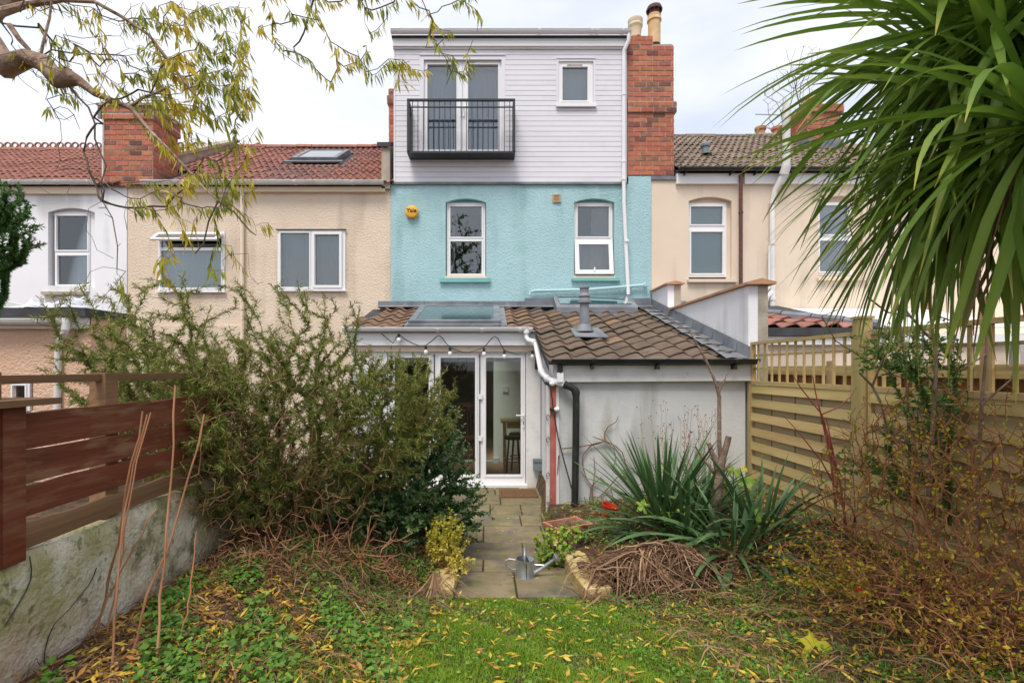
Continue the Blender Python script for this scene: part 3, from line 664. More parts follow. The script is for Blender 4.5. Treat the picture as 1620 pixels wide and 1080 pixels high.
# balcony
yb0 = 9.62; bx0, bx1 = ax(644, yb0), ax(815, yb0); bz0 = az(254, YD); zr1 = az(157, yb0)
bal = MB(); bal.box(bx0, bx1, yb0, YD - .024, bz0, bz0 + .035); bal = bal.build('balcony', M['iron'], bh)
MB().box(bx0, bx1, yb0 - .02, yb0 + .03, zr1 - .035, zr1).build('top_rail', M['iron'], bal); MB().box(bx0 + .03, bx1 - .03, yb0 - .006, yb0 + .016, az(168.8, yb0) - .02, az(168.8, yb0)).build('middle_rail', M['iron'], bal)
nb = 20; bm_ = MB().box(-.007, .007, -.007, .007, bz0 + .035, zr1 - .035).mesh('baluster', M['iron'])
for i in range(1, nb): link('baluster', bm_, bal, Matrix.Translation((bx0 + (bx1 - bx0) * i / nb, yb0 + .005, 0)))
for x in (bx0, bx1 - .04):
    MB().box(x, x + .04, yb0 - .018, yb0 + .028, bz0 + .035, zr1 - .035).build('corner_post', M['iron'], bal)
    MB().box(x, x + .04, yb0 + .031, YD - .024, zr1 - .035, zr1).build('side_rail', M['iron'], bal)
    MB().box(x + .01, x + .03, yb0 + .031, YD - .024, az(168.8, yb0) - .02, az(168.8, yb0)).build('side_rail', M['iron'], bal)
    for k in (1, 2): link('baluster', bm_, bal, Matrix.Translation((x + .02, yb0 + .028 + k * .1, 0)))
    MB().box(x, x + .04, YD - .06, YD - .024, bz0 + .035, zr1 - .036).build('wall_post', M['iron'], bal)
# dormer roof edge
MB().box(dx0 - .03, dx1 + .05, YD - .09, 14.4, az(57.5, YD - .1), az(55.5, YD - .1)).build('dormer_roof', M['felt'], bh)
MB().box(dx0 - .01, dx1 + .01, YD - .04, YD + .02, az(79, YD), 8.47).build('fascia', M['upvc'], bh)
MB().box(dx0 - .01, dx1 + .01, YD - .075, YD - .042, az(79, YD) + .03, az(79, YD) + .12).build('fascia_moulding', M['upvc'], bh)
gutter(bh, dx0 - .03, ax(995, YD), YD - .135, 8.515, .062, 'upvc', [ax(x, YD) for x in (700, 850, 932, 940, 980)])
gx = ax(991.5, YD)
mb = MB(); mb.tube([(gx, YD - .135, 8.46), (gx, YD - .135, az(71, YD)), (ax(986, YD), YD - .07, az(83, YD)), (ax(985.5, YD), YD - .06, az(92, YD)), (ax(985.5, YD), YD - .06, az(285, YD)), (ax(987, 9.93), 9.93, az(320, 9.93)), (ax(994, 9.93), 9.93, az(466, 9.93))], .037, 10)
for py in (150, 255, 283, 380): mb.tube([(ax(985.5 if py < 300 else 990, YD), YD - .06, az(py, YD)), (ax(985.5 if py < 300 else 990, YD), YD - .06, az(py + 4, YD))], .046, 10)
mb.build('downpipe', M['upvc'], bh, True)
# chimney beside the dormer
ch = MB().box(P10(993.5), P10(1066), 10.03, 10.95, Z10(279), Z10(277)).build('chimney', M['mortar'], bh)
soot = lambda x, z: .75 if (x > P10(1020) and Z10(152) < z < Z10(135)) else (.26 if z < Z10(165) else .06)
brickwork(ch, P10(993.5), P10(1066.5), 10.02, 10.95, Z10(277), Z10(178), 'fr', dark=soot)
brickwork(ch, P10(993.5), P10(1070), 9.985, 10.98, Z10(178), Z10(161), 'fr', dark=soot)
brickwork(ch, P10(993), P10(1066), 10.02, 10.95, Z10(161), Z10(71), 'fr', dark=soot)
brickwork(ch, P10(993), P10(1033), 10.02, 10.95, Z10(71), Z10(56), 'fr', dark=soot)
MB().prism_y([(P10(1033), Z10(71)), (P10(1066), Z10(71)), (P10(1062), Z10(69)), (P10(1034), Z10(69.5))], 10.02, 10.95).build('cap_mortar', M['stone'], ch)
c = (ax(1005, 10.4), 10.4, az(60, 10.4)); MB().lathe([(.11, 0), (.125, .14), (.135, .2), (.15, .22), (.15, .25), (.14, .27), (.15, .30), (.15, .36), (.12, .38), (.1, .36), (.1, .1)], c).build('chimney_pot', M['potcream'], ch, True)
c = (ax(1035, 10.4), 10.4, az(72, 10.4)); MB().lathe([(.125, 0), (.125, .48), (.145, .49), (.145, .53), (.13, .55), (.135, .6), (.12, .62), (.1, .6), (.1, .2)], c).build('chimney_pot', M['pot'], ch, True)
c2 = Vector(c) + Vector((0, 0, .6)); mb = MB(); mb.lathe([(.11, 0), (.11, .1)], c2); mb.lathe([(.16, .1), (.165, .13), (.14, .19), (.06, .225), (0, .23)], c2)
for k in range(10): a = k * .628; mb.tube([(c2.x + .115 * math.cos(a), c2.y + .115 * math.sin(a), c2.z), (c2.x + .15 * math.cos(a), c2.y + .15 * math.sin(a), c2.z + .12)], .008, 4)
mb.build('cowl', M['rust'], ch, True)
MB().box(P10(1030), P10(1070), 9.975, 10.1, Z10(285), Z10(279.5)).build('lead_apron', M['lead'], ch)
# party-wall parapet with dark cap on the left, and the sliver of chimney beyond
MB().prism_x([(9.93, Z10(300)), (9.93, Z10(236)), (14, 8.05), (14, 5.4)], -2.12, -1.955).build('parapet', M['stone'], bh)
MB().prism_x([(9.88, Z10(236) + .003), (9.88, Z10(229)), (14, 8.15), (14, 8.055)], -2.2, -1.93).build('parapet_cap', M['felt'], bh)
rc = MB().box(ax(615, 12.3), -1.95, 12.3, 13.2, 6.5, 6.6).build('rear_chimney', M['mortar'], bh)
brickwork(rc, ax(615.5, 12.3), -1.93, 12.3, 13.2, 6.6, az(165, 12.3), 'fl'); brickwork(rc, ax(613, 12.3), -1.93, 12.26, 13.2, az(165, 12.3), az(152, 12.3), 'fl', dark=lambda x, z: .8); brickwork(rc, ax(615, 12.3), -1.93, 12.3, 13.2, az(152, 12.3), az(141, 12.3), 'fl')
# wall fittings
mb = MB(); gx0, gx1, gz_0, gz_1 = prect(874, 886.5, 308, 320.5); frame_ring(mb, gx0, gx1, gz_0, gz_1, 9.97, 9.999, .025)
for k in range(6): z = gz_0 + .03 + k * .018; mb.box(gx0 + .025, gx1 - .025, 9.975, 9.995, z, z + .012)
mb.build('air_vent', M['grille'], bh)
mb = MB(); mb.tube([at(838, 467, 9.93), at(839, 462, 9.93), at(846, 460, 9.93), at(930, 458, 9.93), at(1018, 451, 9.93), at(1021, 448, 9.95)], .028, 8); mb.tube([at(1021, 450.5, 9.98), at(1021, 450.5, 9.88)], .035, 8); mb.build('waste_pipe', M['turqpipe'], bh, True)
ab = thing('alarm_box', 'round orange alarm box reading Yale on the turquoise wall', 'alarm', at(652, 336, 9.99))
c = at(652, 336, 9.99); MB().lathe([(.125, 0), (.125, .05), (.115, .075), (.09, .085), (0, .087)], c, 28, (0, -1, 0)).build('cover', M['yellow'], ab, True)
def text(name, s, size, loc, mat, parent, rot=(math.pi / 2, 0, 0), ext=.002):
    cu = bpy.data.curves.new(name, 'FONT'); cu.body = s; cu.size = size; cu.align_x = 'CENTER'; cu.align_y = 'CENTER'; cu.extrude = ext; cu.offset = size * .018
    o = bpy.data.objects.new(name, cu); dg = None
    COL.objects.link(o); bpy.context.view_layer.update(); me = bpy.data.meshes.new_from_object(o.evaluated_get(bpy.context.evaluated_depsgraph_get())); bpy.data.objects.remove(o)
    me.materials.clear(); me.materials.append(M[mat]); from mathutils import Euler
    return link(name, me, parent, Matrix.Translation(loc) @ Euler(rot).to_matrix().to_4x4())
text('lettering', 'Yale', .115, (c[0], c[1] - .0895, c[2] + .01), 'letter', ab)
# ------------------------------------------------------------------ extension of the blue house
SL = .295; ANG = math.atan(SL); YE = 6.13
def zr(y): return 3.12 - SL * (10 - y)          # the tiled slope
mb = MB(); holes(mb, -2.2, .84, -.05, 2.42, 8.1, .12, [bif]); mb.quad((-2.2, 10, -.05), (-2.2, 8.1, -.05), (-2.2, 8.1, 2.42), (-2.2, 10, 3.0))
mb.box(.86, 3.2, 6.26, 8.3, -.05, 1.95); mb.poly([(.84, 8.1, 0), (.84, 10, 0), (.84, 10, 3.05), (.84, 8.1, 2.5)])
ew = mb.build('extension_wall', M['upvc_d'], bh)
MB().quad((.857, 6.24, -.05), (3.2, 6.257, -.05), (3.2, 6.257, 1.75), (.857, 6.24, 1.75)).build('outhouse_front', M['greywall'], bh)
MB().quad((.852, 8.098, -.05), (.852, 6.27, -.05), (.852, 6.27, 1.97), (.852, 8.098, 2.5)).build('outhouse_side', M['whiterender'], bh)
MB().box(-2.2, .8, 8.06, 8.097, 2.175, 2.27).build('lintel', M['beige'], bh)
MB().box(-2.25, .82, 8.0, 8.095, 2.272, az(522, 8)).build('fascia', M['upvc'], bh)
gutter(bh, -2.3, .70, 7.93, az(519, 7.93), .055, 'upvc', [ax(x, 7.93) for x in (690, 760, 820, 836)])
MB().prism_y([(.86, az(604, 6.2)), (3.23, az(602, 6.2)), (3.23, az(577, 6.2)), (.80, az(578, 6.2)), (.80, az(590, 6.2))], 6.17, 6.238).build('fascia', M['upvc_d'], bh)
gutter(bh, .76, 3.27, 6.09, az(569, 6.09), .055, 'black', [ax(x, 6.09) for x in (935, 1038, 1160)])
for x in (935, 1038, 1160): MB().box(ax(x, 6.1), ax(x, 6.1) + .03, 6.06, 6.165, az(584, 6.1), az(577, 6.1)).build('gutter_bracket', M['black'], bh)
# roof: boarding round the rooflight opening, then tiles
RX0, RX1, RY0, RY1 = -1.25, .14, 8.26, 9.66
er = MB(); lx0_, lx1_ = ax(872, 9.7), ax(1001, 9.7)
def rq(x0, x1, y0, y1, dz=-.04): er.quad((x0, y0, zr(y0) + dz), (x1, y0, zr(y0) + dz), (x1, y1, zr(y1) + dz), (x0, y1, zr(y1) + dz))
rq(-2.3, RX0, 7.95, 9.99); rq(RX0, RX1, 7.95, RY0); rq(RX0, RX1, RY1, 9.99); rq(RX1, .74, 7.95, 9.99); rq(.74, 3.22, YE + .03, 9.46); rq(.74, lx0_ + .14, 9.46, 9.86); rq(lx1_ - .09, 3.22, 9.46, 9.86); rq(.74, 3.22, 9.86, 9.99)
er.quad((.74, 7.95, zr(7.95) - .04), (.74, 7.95, zr(7.95) - .12), (.74, YE + .03, zr(YE) - .12), (.74, YE + .03, zr(YE) - .04))
er = er.build('extension_roof', M['felt'], bh)
MB().box(.70, .738, YE + .02, 7.9, 0, .001).build('verge_shade_strip', M['felt'], er)  # flat black strip laid in as painted shade below the verge
tB = tile_mesh('roof_tile', .30, .40, M['tile_brn'], .026); tO = tile_mesh('roof_tile', .30, .40, M['tile_org'], .026)
TW, TG = .3, .335; GY = (lambda v: YE + v * math.cos(ANG))
def keep(x, v, r, c):
    y = GY(v)
    if x < .70 and y < 7.8: return False
    if y > 9.82: return False
    xc = x + .15
    if RX0 - .12 < xc < RX1 + .12 and RY0 - .28 < y < RY1 + .05: return False
    if .95 < xc < 2.75 and y > 9.5: return False
    if xc > 3.0: return False
    return x > -2.35 + (.12 if y > 9 else 0)
def pickt(x, v, r, c):
    p = .93 if x < .7 else .10
    if .55 < x < 1.6 and GY(v) > 8.3: p = .45
    return tO if random.random() < p else tB
lay_tiles(er, [tB, tO], -2.282, 3.1, YE, zr(YE) - .008, ANG, 3.95, TW, TG, keep, pickt)
# lead: valley down the right edge, upstand along the house, verge strip
le = MB()
for i in range(11):
    ya, yb_ = YE + .06 + i * .35, YE + .06 + (i + 1) * .35 - .008
    le.quad((3.0, ya, zr(ya) + .045), (3.22, ya, zr(ya) + .03), (3.22, yb_, zr(yb_) + .02), (3.0, yb_, zr(yb_) + .03))
    le.quad((3.22, ya, zr(ya) + .03), (3.24, ya, zr(ya) + .17), (3.24, yb_, zr(yb_) + .17), (3.22, yb_, zr(yb_) + .02))
    le.quad((2.93 + .03 * (i % 2), ya, zr(ya) + .035), (3.0, ya, zr(ya) + .045), (3.0, yb_, zr(yb_) + .03), (2.94, yb_, zr(yb_) + .045))
le.build('lead_valley', M['lead'], bh)
mb = MB()
x = -2.18
while x < 3.2:
    e = min(x + .92, 3.22); mb.box(x, e - .006, 9.9, 9.985 - (.004 if int(x * 10) % 2 else 0), zr(9.9) + .01, zr(9.9) + .14); mb.quad((x, 9.9, zr(9.9) + .06), (x, 9.78, zr(9.78) + .05), (e - .006, 9.78, zr(9.78) + .05), (e - .006, 9.9, zr(9.9) + .06)); x = e
mb.box(.72, 3.2, 9.915, 9.99, zr(9.9) + .142, zr(9.9) + .2); mb.build('lead_upstand', M['lead'], bh)
# tilted rooflight (left) in its dark frame
RU = Matrix.Translation((0, RY0, zr(RY0))) @ Matrix.Rotation(ANG, 4, 'X'); RL = (RY1 - RY0) / math.cos(ANG)
mb = MB()
for (a, b, c_, d) in ((RX0 - .06, RX0 + .05, -.08, RL + .04), (RX1 - .05, RX1 + .06, -.08, RL + .04), (RX0 + .05, RX1 - .05, -.08, .03), (RX0 + .05, RX1 - .05, RL - .06, RL + .04)): mb.box(a, b, c_, d, -.02, .10)
mb.box(RX0 - .11, RX0 - .062, -.2, RL + .1, .02, .045); mb.box(RX1 + .062, RX1 + .16, -.2, RL + .1, .02, .045); mb.box(RX0 - .06, RX1 + .06, -.15, -.082, .02, .05)
rl = mb.build('rooflight', M['lead'], bh, mw=RU)
mb = MB()
for (a, b, c_, d) in ((-2.15, RX0, 8.23, 9.72), (RX0, RX1, 8.23, RY0), (RX0, RX1, RY1, 9.72), (RX1, 2.7, 8.23, 9.44)): mb.quad((a, c_, zr(c_) - .12), (a, d, zr(d) - .12), (b, d, zr(d) - .12), (b, c_, zr(c_) - .12))
mb.build('kitchen_ceiling', M['kitchen'], bh)
MB().box(RX0 + .045, RX1 - .045, .025, RL - .055, .085, .092).build('pane', M['glassroof'], rl, mw=RU)
# boxed lead rooflight (right)
mb = MB(); lx0, lx1 = ax(872, 9.7), ax(1001, 9.7); z0 = zr(9.4); z1 = az(466, 9.8)
prof = [(9.36, z0 + .0), (9.36, z0 + .10), (9.40, z0 + .14), (9.92, z1 - .0), (9.92, z0)]; mb.prism_x(prof, lx0 + .06, lx0 + .138); mb.prism_x(prof, lx1 - .088, lx1); mb.prism_x([(9.36, z0), (9.36, z0 + .10), (9.40, z0 + .14), (9.455, z0 + .14 + (z1 - z0 - .14) * .055 / .52), (9.455, z0)], lx0 + .139, lx1 - .089); mb.prism_x([(9.865, z0), (9.865, z1 - (z1 - z0 - .14) * .055 / .52), (9.92, z1), (9.92, z0)], lx0 + .139, lx1 - .089); mb.box(lx0, lx1 + .05, 9.28, 9.357, z0 - .06, z0 - .015)
rl2 = mb.build('boxed_rooflight', M['lead'], bh)
zz = lambda y: z0 + .14 + (z1 - z0 - .14) * (y - 9.4) / .52
MB().prism_x([(9.46, zz(9.46) + .004), (9.46, zz(9.46) + .016), (9.86, zz(9.86) + .016), (9.86, zz(9.86) + .004)], lx0 + .14, lx1 - .09).build('pane', M['glassroof'], rl2)
# flue
fx, fy = ax(924.5, 7.6), 7.6; fz = zr(7.6)
mb = MB(); mb.lathe([(.074, -.05), (.074, .30), (.068, .31), (.068, .54)], (fx, fy, fz)); mb.lathe([(.085, .50), (.10, .48), (.095, .53), (.07, .55), (.07, .58), (.088, .58), (.082, .61), (.064, .63), (.064, .70), (.076, .70), (.076, .72), (.056, .73), (0, .735)], (fx, fy, fz))
mb.build('flue_pipe', M['lead'], bh, True)
fl = MB(); q = [(fx - .2, 7.25), (fx + .28, 7.22), (fx + .26, 7.85), (fx - .18, 7.85)]
fl.prism([(x, y, zr(y) + .048) for x, y in q], (0, 0, .01)); fl.lathe([(.14, .05), (.09, .16)], (fx, fy, fz)); fl.build('flue_flashing', M['lead'], bh)
# bifold doors
def bx(p): return (p - 773) / FL * 8.1
def bz(p): return CZ - (p - 583) / FL * 8.1
bd = [(bx(697), bx(751.5), bz(751), bz(566)), (bx(769), bx(824), bz(751), bz(566)), (bx(624), bx(678), bz(751), bz(566))]
door = window(bh, bif[0] + .01, bif[1] - .01, bif[2], bif[3], 8.12, bd, glass='glassdoor', name='bifold_door', depth=.07, bead=.035)
for p in (687, 759): MB().box(bx(p) - .008, bx(p) + .008, 8.108, 8.119, bz(756), bz(560)).build('fold_seal', M['iron'], door)
for p, q in ((687, 640), (760, 627), (760, 693), (687, 700)): MB().box(bx(p) - .03, bx(p) + .03, 8.088, 8.107, bz(q + 4), bz(q - 4), .004).build('hinge', M['upvc'], door)
mb = MB(); mb.box(bx(828) - .014, bx(828) + .014, 8.095, 8.118, bz(676), bz(654), .004); mb.tube([(bx(828), 8.1, bz(656.5)), (bx(828), 8.06, bz(656.5)), (bx(816), 8.055, bz(656.5))], .011, 6); mb.build('handle', M['upvc'], door)
MB().box(bx(828) - .006, bx(828) + .006, 8.088, 8.094, bz(671), bz(666)).build('keyhole', M['iron'], door)
MB().box(bif[0] - .02, bif[1] + .02, 8.0, 8.1, -.02, .045, .006).build('door_sill', M['upvc'], door)
for (a, b, c_, d) in bd:
    n = 4
    for k in range(n): MB().box(a + (b - a) * k / n + .004, a + (b - a) * (k + 1) / n - .004, 8.165, 8.17, d - .062, d - .004).build('blind_segment', M['blind'], door)
# kitchen inside
mb = MB(); mb.quad((-2.1, 11.8, 0), (.08, 11.8, 0), (.08, 11.8, 2.4), (-2.1, 11.8, 2.4)); mb.quad((-2.1, 8.25, 0), (-2.1, 11.8, 0), (-2.1, 11.8, 2.4), (-2.1, 8.25, 2.6)); mb.quad((-2.1, 11.8, 2.4), (.08, 11.8, 2.4), (.08, 10.2, 2.4), (-2.1, 10.2, 2.4))
mb.build('back_room', M['roomdark'], bh)
mb = MB(); mb.quad((.1, 9.93, 0), (2.7, 9.93, 0), (2.7, 9.93, 3.0), (.1, 9.93, 3.0)); mb.quad((.1, 11.8, 0), (.1, 9.93, 0), (.1, 9.93, 3.0), (.1, 11.8, 3.0)); mb.quad((.835, 8.12, 0), (.835, 8.5, 0), (.835, 8.5, 2.6), (.835, 8.12, 2.5)); mb.quad((2.7, 8.4, 0), (2.7, 9.93, 0), (2.7, 9.93, 2.9), (2.7, 8.4, 2.6))
mb.build('kitchen_wall', M['kitchen'], bh)
MB().quad((-2.1, 8.2, .055), (2.7, 8.2, .055), (2.7, 11.8, .055), (-2.1, 11.8, .055)).build('kitchen_floor', M['kfloor'], bh)
MB().box(ax(795, 9.91), ax(804, 9.91), 9.90, 9.927, az(620, 9.91), az(611, 9.91)).build('wall_switch', M['upvc'], bh)
MB().box(.09, .2, 9.915, 9.748, .06, .16).build('skirting', M['upvc'], bh)
# table, two stools and a chair in the kitchen
tb = thing('bar_table', 'tall wooden table seen through the right glass door', 'table', (.55, 9.2, .055))
MB().box(.22, 1.1, 8.95, 9.5, .93, .97, .008).build('table_top', M['kwood'], tb)
for x, y in ((.27, 9.0), (1.04, 9.0), (.27, 9.44), (1.04, 9.44)): MB().box(x, x + .05, y, y + .05, .056, .928).build('leg', M['kwood'], tb)
MB().box(.33, 1.03, 9.01, 9.03, .83, .925).build('apron', M['kwood'], tb)
def stool(x, y, lab):
    t = thing('stool', lab, 'stool', (x, y, .055), 'dark stools by the kitchen table')
    MB().lathe([(0, .62), (.15, .62), (.165, .635), (.165, .66), (.15, .675), (0, .675)], (x, y, .055), 20).build('seat', M['darkwood'], t, True)
    for k in range(4):
        a = math.pi / 4 + k * math.pi / 2; MB().tube([(x + .11 * math.cos(a), y + .11 * math.sin(a), .675), (x + .17 * math.cos(a), y + .17 * math.sin(a), .057)], .013, 6).build('leg', M['darkwood'], t)
    MB().tube([(x + .145 * math.cos(k * math.pi / 10), y + .145 * math.sin(k * math.pi / 10), .3) for k in range(21)], .009, 5).build('foot_ring', M['darkwood'], t)
stool(ax(812, 8.75), 8.75, 'dark stool nearest the glass, in front of the tall table'); stool(ax(820, 9.08), 9.18, 'dark stool half hidden behind the other stool under the table')
kc = thing('dining_chair', 'dark slatted wooden chair deep in the room behind the middle glass door', 'chair', (ax(735, 10.2), 10.2, .055))
cx = ax(735, 10.2)
MB().box(cx - .22, cx + .22, 10.0, 10.42, .48, .52, .01).build('seat', M['darkwood'], kc)
for dx in (-.2, .17):
    MB().box(cx + dx, cx + dx + .03, 10.38, 10.41, .521, 1.1).build('back_post', M['darkwood'], kc)
    for y in (10.02, 10.37): MB().box(cx + dx, cx + dx + .035, y, y + .035, .056, .479).build('leg', M['darkwood'], kc)
MB().box(cx - .2, cx + .2, 10.375, 10.405, 1.102, 1.2, .01).build('top_rail', M['darkwood'], kc)
for k in range(5): MB().box(cx - .14 + k * .06, cx - .115 + k * .06, 10.385, 10.4, .522, 1.1).build('slat', M['darkwood'], kc)
tag(MB().box(ax(718, 11.7), ax(738, 11.7), 11.74, 11.79, az(592, 11.7), az(560, 11.7), .01).build('picture_frame', M['darkwood']), 'small dark picture frame on the far kitchen wall', 'picture')
# rainwater pipes at the corner
P = [at(833, 525, 7.93), at(833, 534, 7.93), at(836, 538, 7.9), at(844, 540, 7.85), at(848, 545, 7.8), at(856, 586, 7.0), at(860, 593, 6.75), at(866, 598, 6.4), at(874, 602, 6.22), at(893, 608, 6.13)]
mb = MB().tube(P, .04, 12)
for i in (3, 5, 7): mb.tube([P[i], Vector(P[i]) + (Vector(P[i + 1]) - Vector(P[i])) * .5], .047, 12)
mb.tube([at(833, 519, 7.93), at(833, 527, 7.93)], .055, 12); mb.build('upper_downpipe', M['upvc'], bh, True)
P = [at(892, 607.7, 6.13), at(905, 613, 6.12), at(910, 617, 6.12), at(911.5, 624, 6.12), at(911, 700, 6.12), at(909, 812, 6.12)]
mb = MB().tube(P, .044, 12); mb.tube([P[2], P[3]], .051, 12); mb.tube([at(892, 607.7, 6.13), at(897, 609.7, 6.13)], .05, 12); mb.build('lower_downpipe', M['black'], bh, True)
mb = MB().tube([at(886, 578, 6.12), at(886, 590, 6.12)], .034, 10); mb.build('gutter_outlet', M['black'], bh, True)
MB().box(ax(881, 6.12), ax(891, 6.12), 6.09, 6.16, az(604, 6.12), az(589, 6.12), .01).build('outlet_bracket', M['upvc'], bh)
MB().box(ax(870, 6.26), ax(879, 6.26), 6.225, 6.27, .0, az(607, 6.25)).build('corner_board', M['redpaint'], bh)
MB().box(ax(879.3, 6.26), ax(884, 6.26), 6.222, 6.268, .0, az(600, 6.25)).build('corner_trim', M['upvc_d'], bh)
MB().box(ax(864, 6.36), ax(869, 6.36), 6.33, 6.40, .0, az(600, 6.36)).build('corner_strip', M['upvc_d'], bh)
for py in (660, 695, 752): MB().tube([Vector(at(867, py, 6.31)) + Vector((.02 * math.cos(a), 0, .035 * math.sin(a))) for a in [k * .5 for k in range(11)]], .004, 5).build('wire_hook', M['iron'], bh)
sb = thing('socket_box', 'grey weatherproof socket box low on the white wall by the door', 'socket', at(852, 733, 8.05))
mb = MB().box(bx(843), bx(861), 8.0, 8.098, bz(742), bz(725), .01); mb.build('case', M['greybox'], sb); MB().box(bx(842), bx(862), 7.985, 8.03, bz(728.5), bz(723.5), .006).build('lid', M['greybox'], sb); MB().tube([(bx(861), 8.06, bz(731)), (bx(864), 8.06, bz(728)), (bx(865), 8.06, bz(742))], .01, 6).build('cable_gland', M['greybox'], sb)
lm = MB().box(bx(846), bx(852.5), 8.02, 8.098, bz(584), bz(568), .006).build('wall_lamp', M['iron']); tag(lm, 'small black lamp on the white wall beside the downpipe', 'lamp')
dm = MB().box(ax(790, 7.6), ax(850, 7.6), 7.35, 7.85, .003, .02, .005).build('doormat', M['mat']); tag(dm, 'worn brown doormat on the paving below the glass doors', 'doormat')
# string of bulbs
sl = thing('string_lights', 'black cable with white bulbs looped above the doors and down the corner', 'string lights', at(745, 540, 7.9))
zs_ = 3.27
def sp_(x, y, Y=7.93): return at(640 + x / zs_, 500 + y / zs_, Y)
loop = [(-120, 90), (-60, 140), (-30, 90), (0, 118), (40, 140), (75, 152), (108, 152), (140, 130), (165, 106), (180, 100), (195, 112), (215, 140), (235, 160), (265, 175), (300, 184), (335, 184), (370, 176), (408, 162), (430, 140), (450, 115), (468, 104), (482, 115), (500, 150), (515, 175), (540, 186), (580, 196), (620, 192), (660, 178)]
pts = [sp_(*p) for p in loop] + [sp_(682, 230, 7.95), sp_(700, 300, 7.3), sp_(725, 345, 6.6), sp_(752, 360, 6.19), sp_(764, 430, 6.17), sp_(775, 520, 6.16), sp_(795, 630, 6.15), sp_(820, 730, 6.13), sp_(845, 820, 6.1), sp_(864, 890, 6.08)]
MB().tube(pts, .008, 6).build('cable', M['black'], sl, True)
for p in ((110, 155), (235, 163), (411, 165), (516, 178), (662, 178), (-30, 92)):
    q = Vector(sp_(*p)); b = MB().lathe([(.02, 0), (.022, -.05), (.012, -.055)], q, 10).build('bulb_holder', M['black'], sl, True); MB().lathe([(.012, -.055), (.03, -.075), (.034, -.1), (.022, -.125), (0, -.132)], q, 12).build('bulb', M['bulb'], b, True)
for p in ((728, 345), (752, 478)):
    q = Vector(sp_(*p, 6.19)); b = MB().lathe([(.02, 0), (.02, .05)], q, 10, (1, 0, -.4)).build('bulb_holder', M['black'], sl, True); MB().lathe([(.012, .05), (.034, .08), (.03, .11), (0, .125)], q, 12, (1, 0, -.1)).build('bulb', M['bulb'], b, True)
# parapets of the party wall on the right
pw = thing('parapet_wall', 'white stepped party wall with terracotta coping beside the tiled roof', 'wall', (3.37, 6.3, 0))
mb = MB(); mb.box(3.25, 3.49, 6.28, 8.9, 0, 2.94); mb.box(3.25, 3.49, 8.9, 9.99, 0, 3.0); w_ = mb.build('lower_wall', M['whiterender'], pw)
MB().box(3.37, 3.492, 6.272, 6.279, 0, 2.938).build('unpainted_end', M['stone'], pw)
mb = MB(); mb.box(3.252, 3.488, 9.12, 9.99, 3.0, 3.42); mb.build('upper_wall', M['whiterender'], pw); MB().box(3.37, 3.49, 9.112, 9.119, 3.0, 3.419).build('unpainted_end', M['stone'], pw)
y = 6.2
while y < 8.9:
    e = min(y + .6, 8.95); MB().prism_y([(3.2, 2.945), (3.56, 2.945), (3.56, 2.975), (3.38, 3.02), (3.2, 2.975)], y, e - .008).build('coping_stone', M['coping'], pw); y = e
for y in (9.05, 9.52): MB().prism_y([(3.2, 3.425), (3.54, 3.425), (3.54, 3.45), (3.38, 3.485), (3.2, 3.45)], y, y + .46).build('coping_stone', M['coping'], pw)
# ------------------------------------------------------------------ cream house on the left
CX0 = ax(201, 10)
cb = thing('cream_house', 'cream roughcast house with red tiled roof between white and turquoise houses', 'house', (-4.5, 10, 0))
wo1 = prect(250, 356, 366, 461); wo2 = prect(439, 547, 364, 459); zt = Z10(296)
mb = MB(); holes(mb, CX0, BX0 - .004, 0, zt, 10.012, .12, [wo1, wo2]); body(mb, CX0 + .003, BX0 - .007, zt, 10.012); mb.build('wall', M['cream'], cb)
MB().box(P10(201), P10(383), 9.985, 10.009, 0, Z10(515)).build('lower_wall_band', M['cream'], cb)
mb = MB(); mb.tube([at(383, 300, 9.95), at(383, 600, 9.95)], .036, 10); mb.tube([at(383, 296, 9.93), at(383, 303, 9.95)], .045, 10)
mb.build('downpipe', M['cream_s'], cb, True)
w = window(cb, wo2[0] + .005, wo2[1] - .005, wo2[2] + .005, wo2[3] - .01, 9.99, [(P10(444.5), P10(489.5), Z10(454), Z10(369)), (P10(499), P10(537), Z10(451), Z10(372))], 'upvc', depth=.08)
mb = MB(); frame_ring(mb, P10(494.5), P10(541.5), Z10(455.5), Z10(367.5), 9.955, 9.973, .05); mb.build('opening_sash', M['upvc'], w)
MB().box(wo2[0] - .02, wo2[1] + .02, 9.94, 9.986, Z10(461), Z10(458.5), .004).build('sill', M['upvc'], w)
MB().box(wo2[0] - .02, wo2[1] + .02, 9.96, 9.986, Z10(364.5), Z10(363), 0).build('head_drip', M['felt'], w)
w = window(cb, wo1[0] + .005, wo1[1] - .005, wo1[2] + .005, wo1[3] - .01, 9.99, [(P10(255.5), P10(350.5), Z10(455), Z10(397)), (P10(255.5), P10(351), Z10(392), Z10(372))], 'upvc', depth=.08)
MB().box(wo1[0] - .02, wo1[1] + .02, 9.94, 9.986, Z10(463), Z10(460), .004).build('sill', M['upvc'], w)
fw_ = P10(354) - P10(252); pv = Matrix.Translation((0, 9.97, Z10(370))) @ Matrix.Rotation(math.radians(-52), 4, 'X'); mb = MB(); frame_ring(mb, P10(251), P10(354), -.30, 0, -.02, .02, .06)
sa_ = mb.build('open_sash', M['upvc'], w, mw=pv); sa_['label'] = 'narrow top sash propped wide open'; MB().box(P10(256), P10(349), -.003, .003, -.245, -.055).build('open_pane', M['glass'], sa_, mw=pv)
MB().box(P10(298), P10(309), -.05, -.02, -.29, -.255).build('handle', M['mortar'], sa_, mw=pv)
room(cb, -6.9, -4.9, 3.2, 5.0, 10.15, 12); room(cb, -4.5, -2.5, 3.2, 5.0, 10.15, 12)
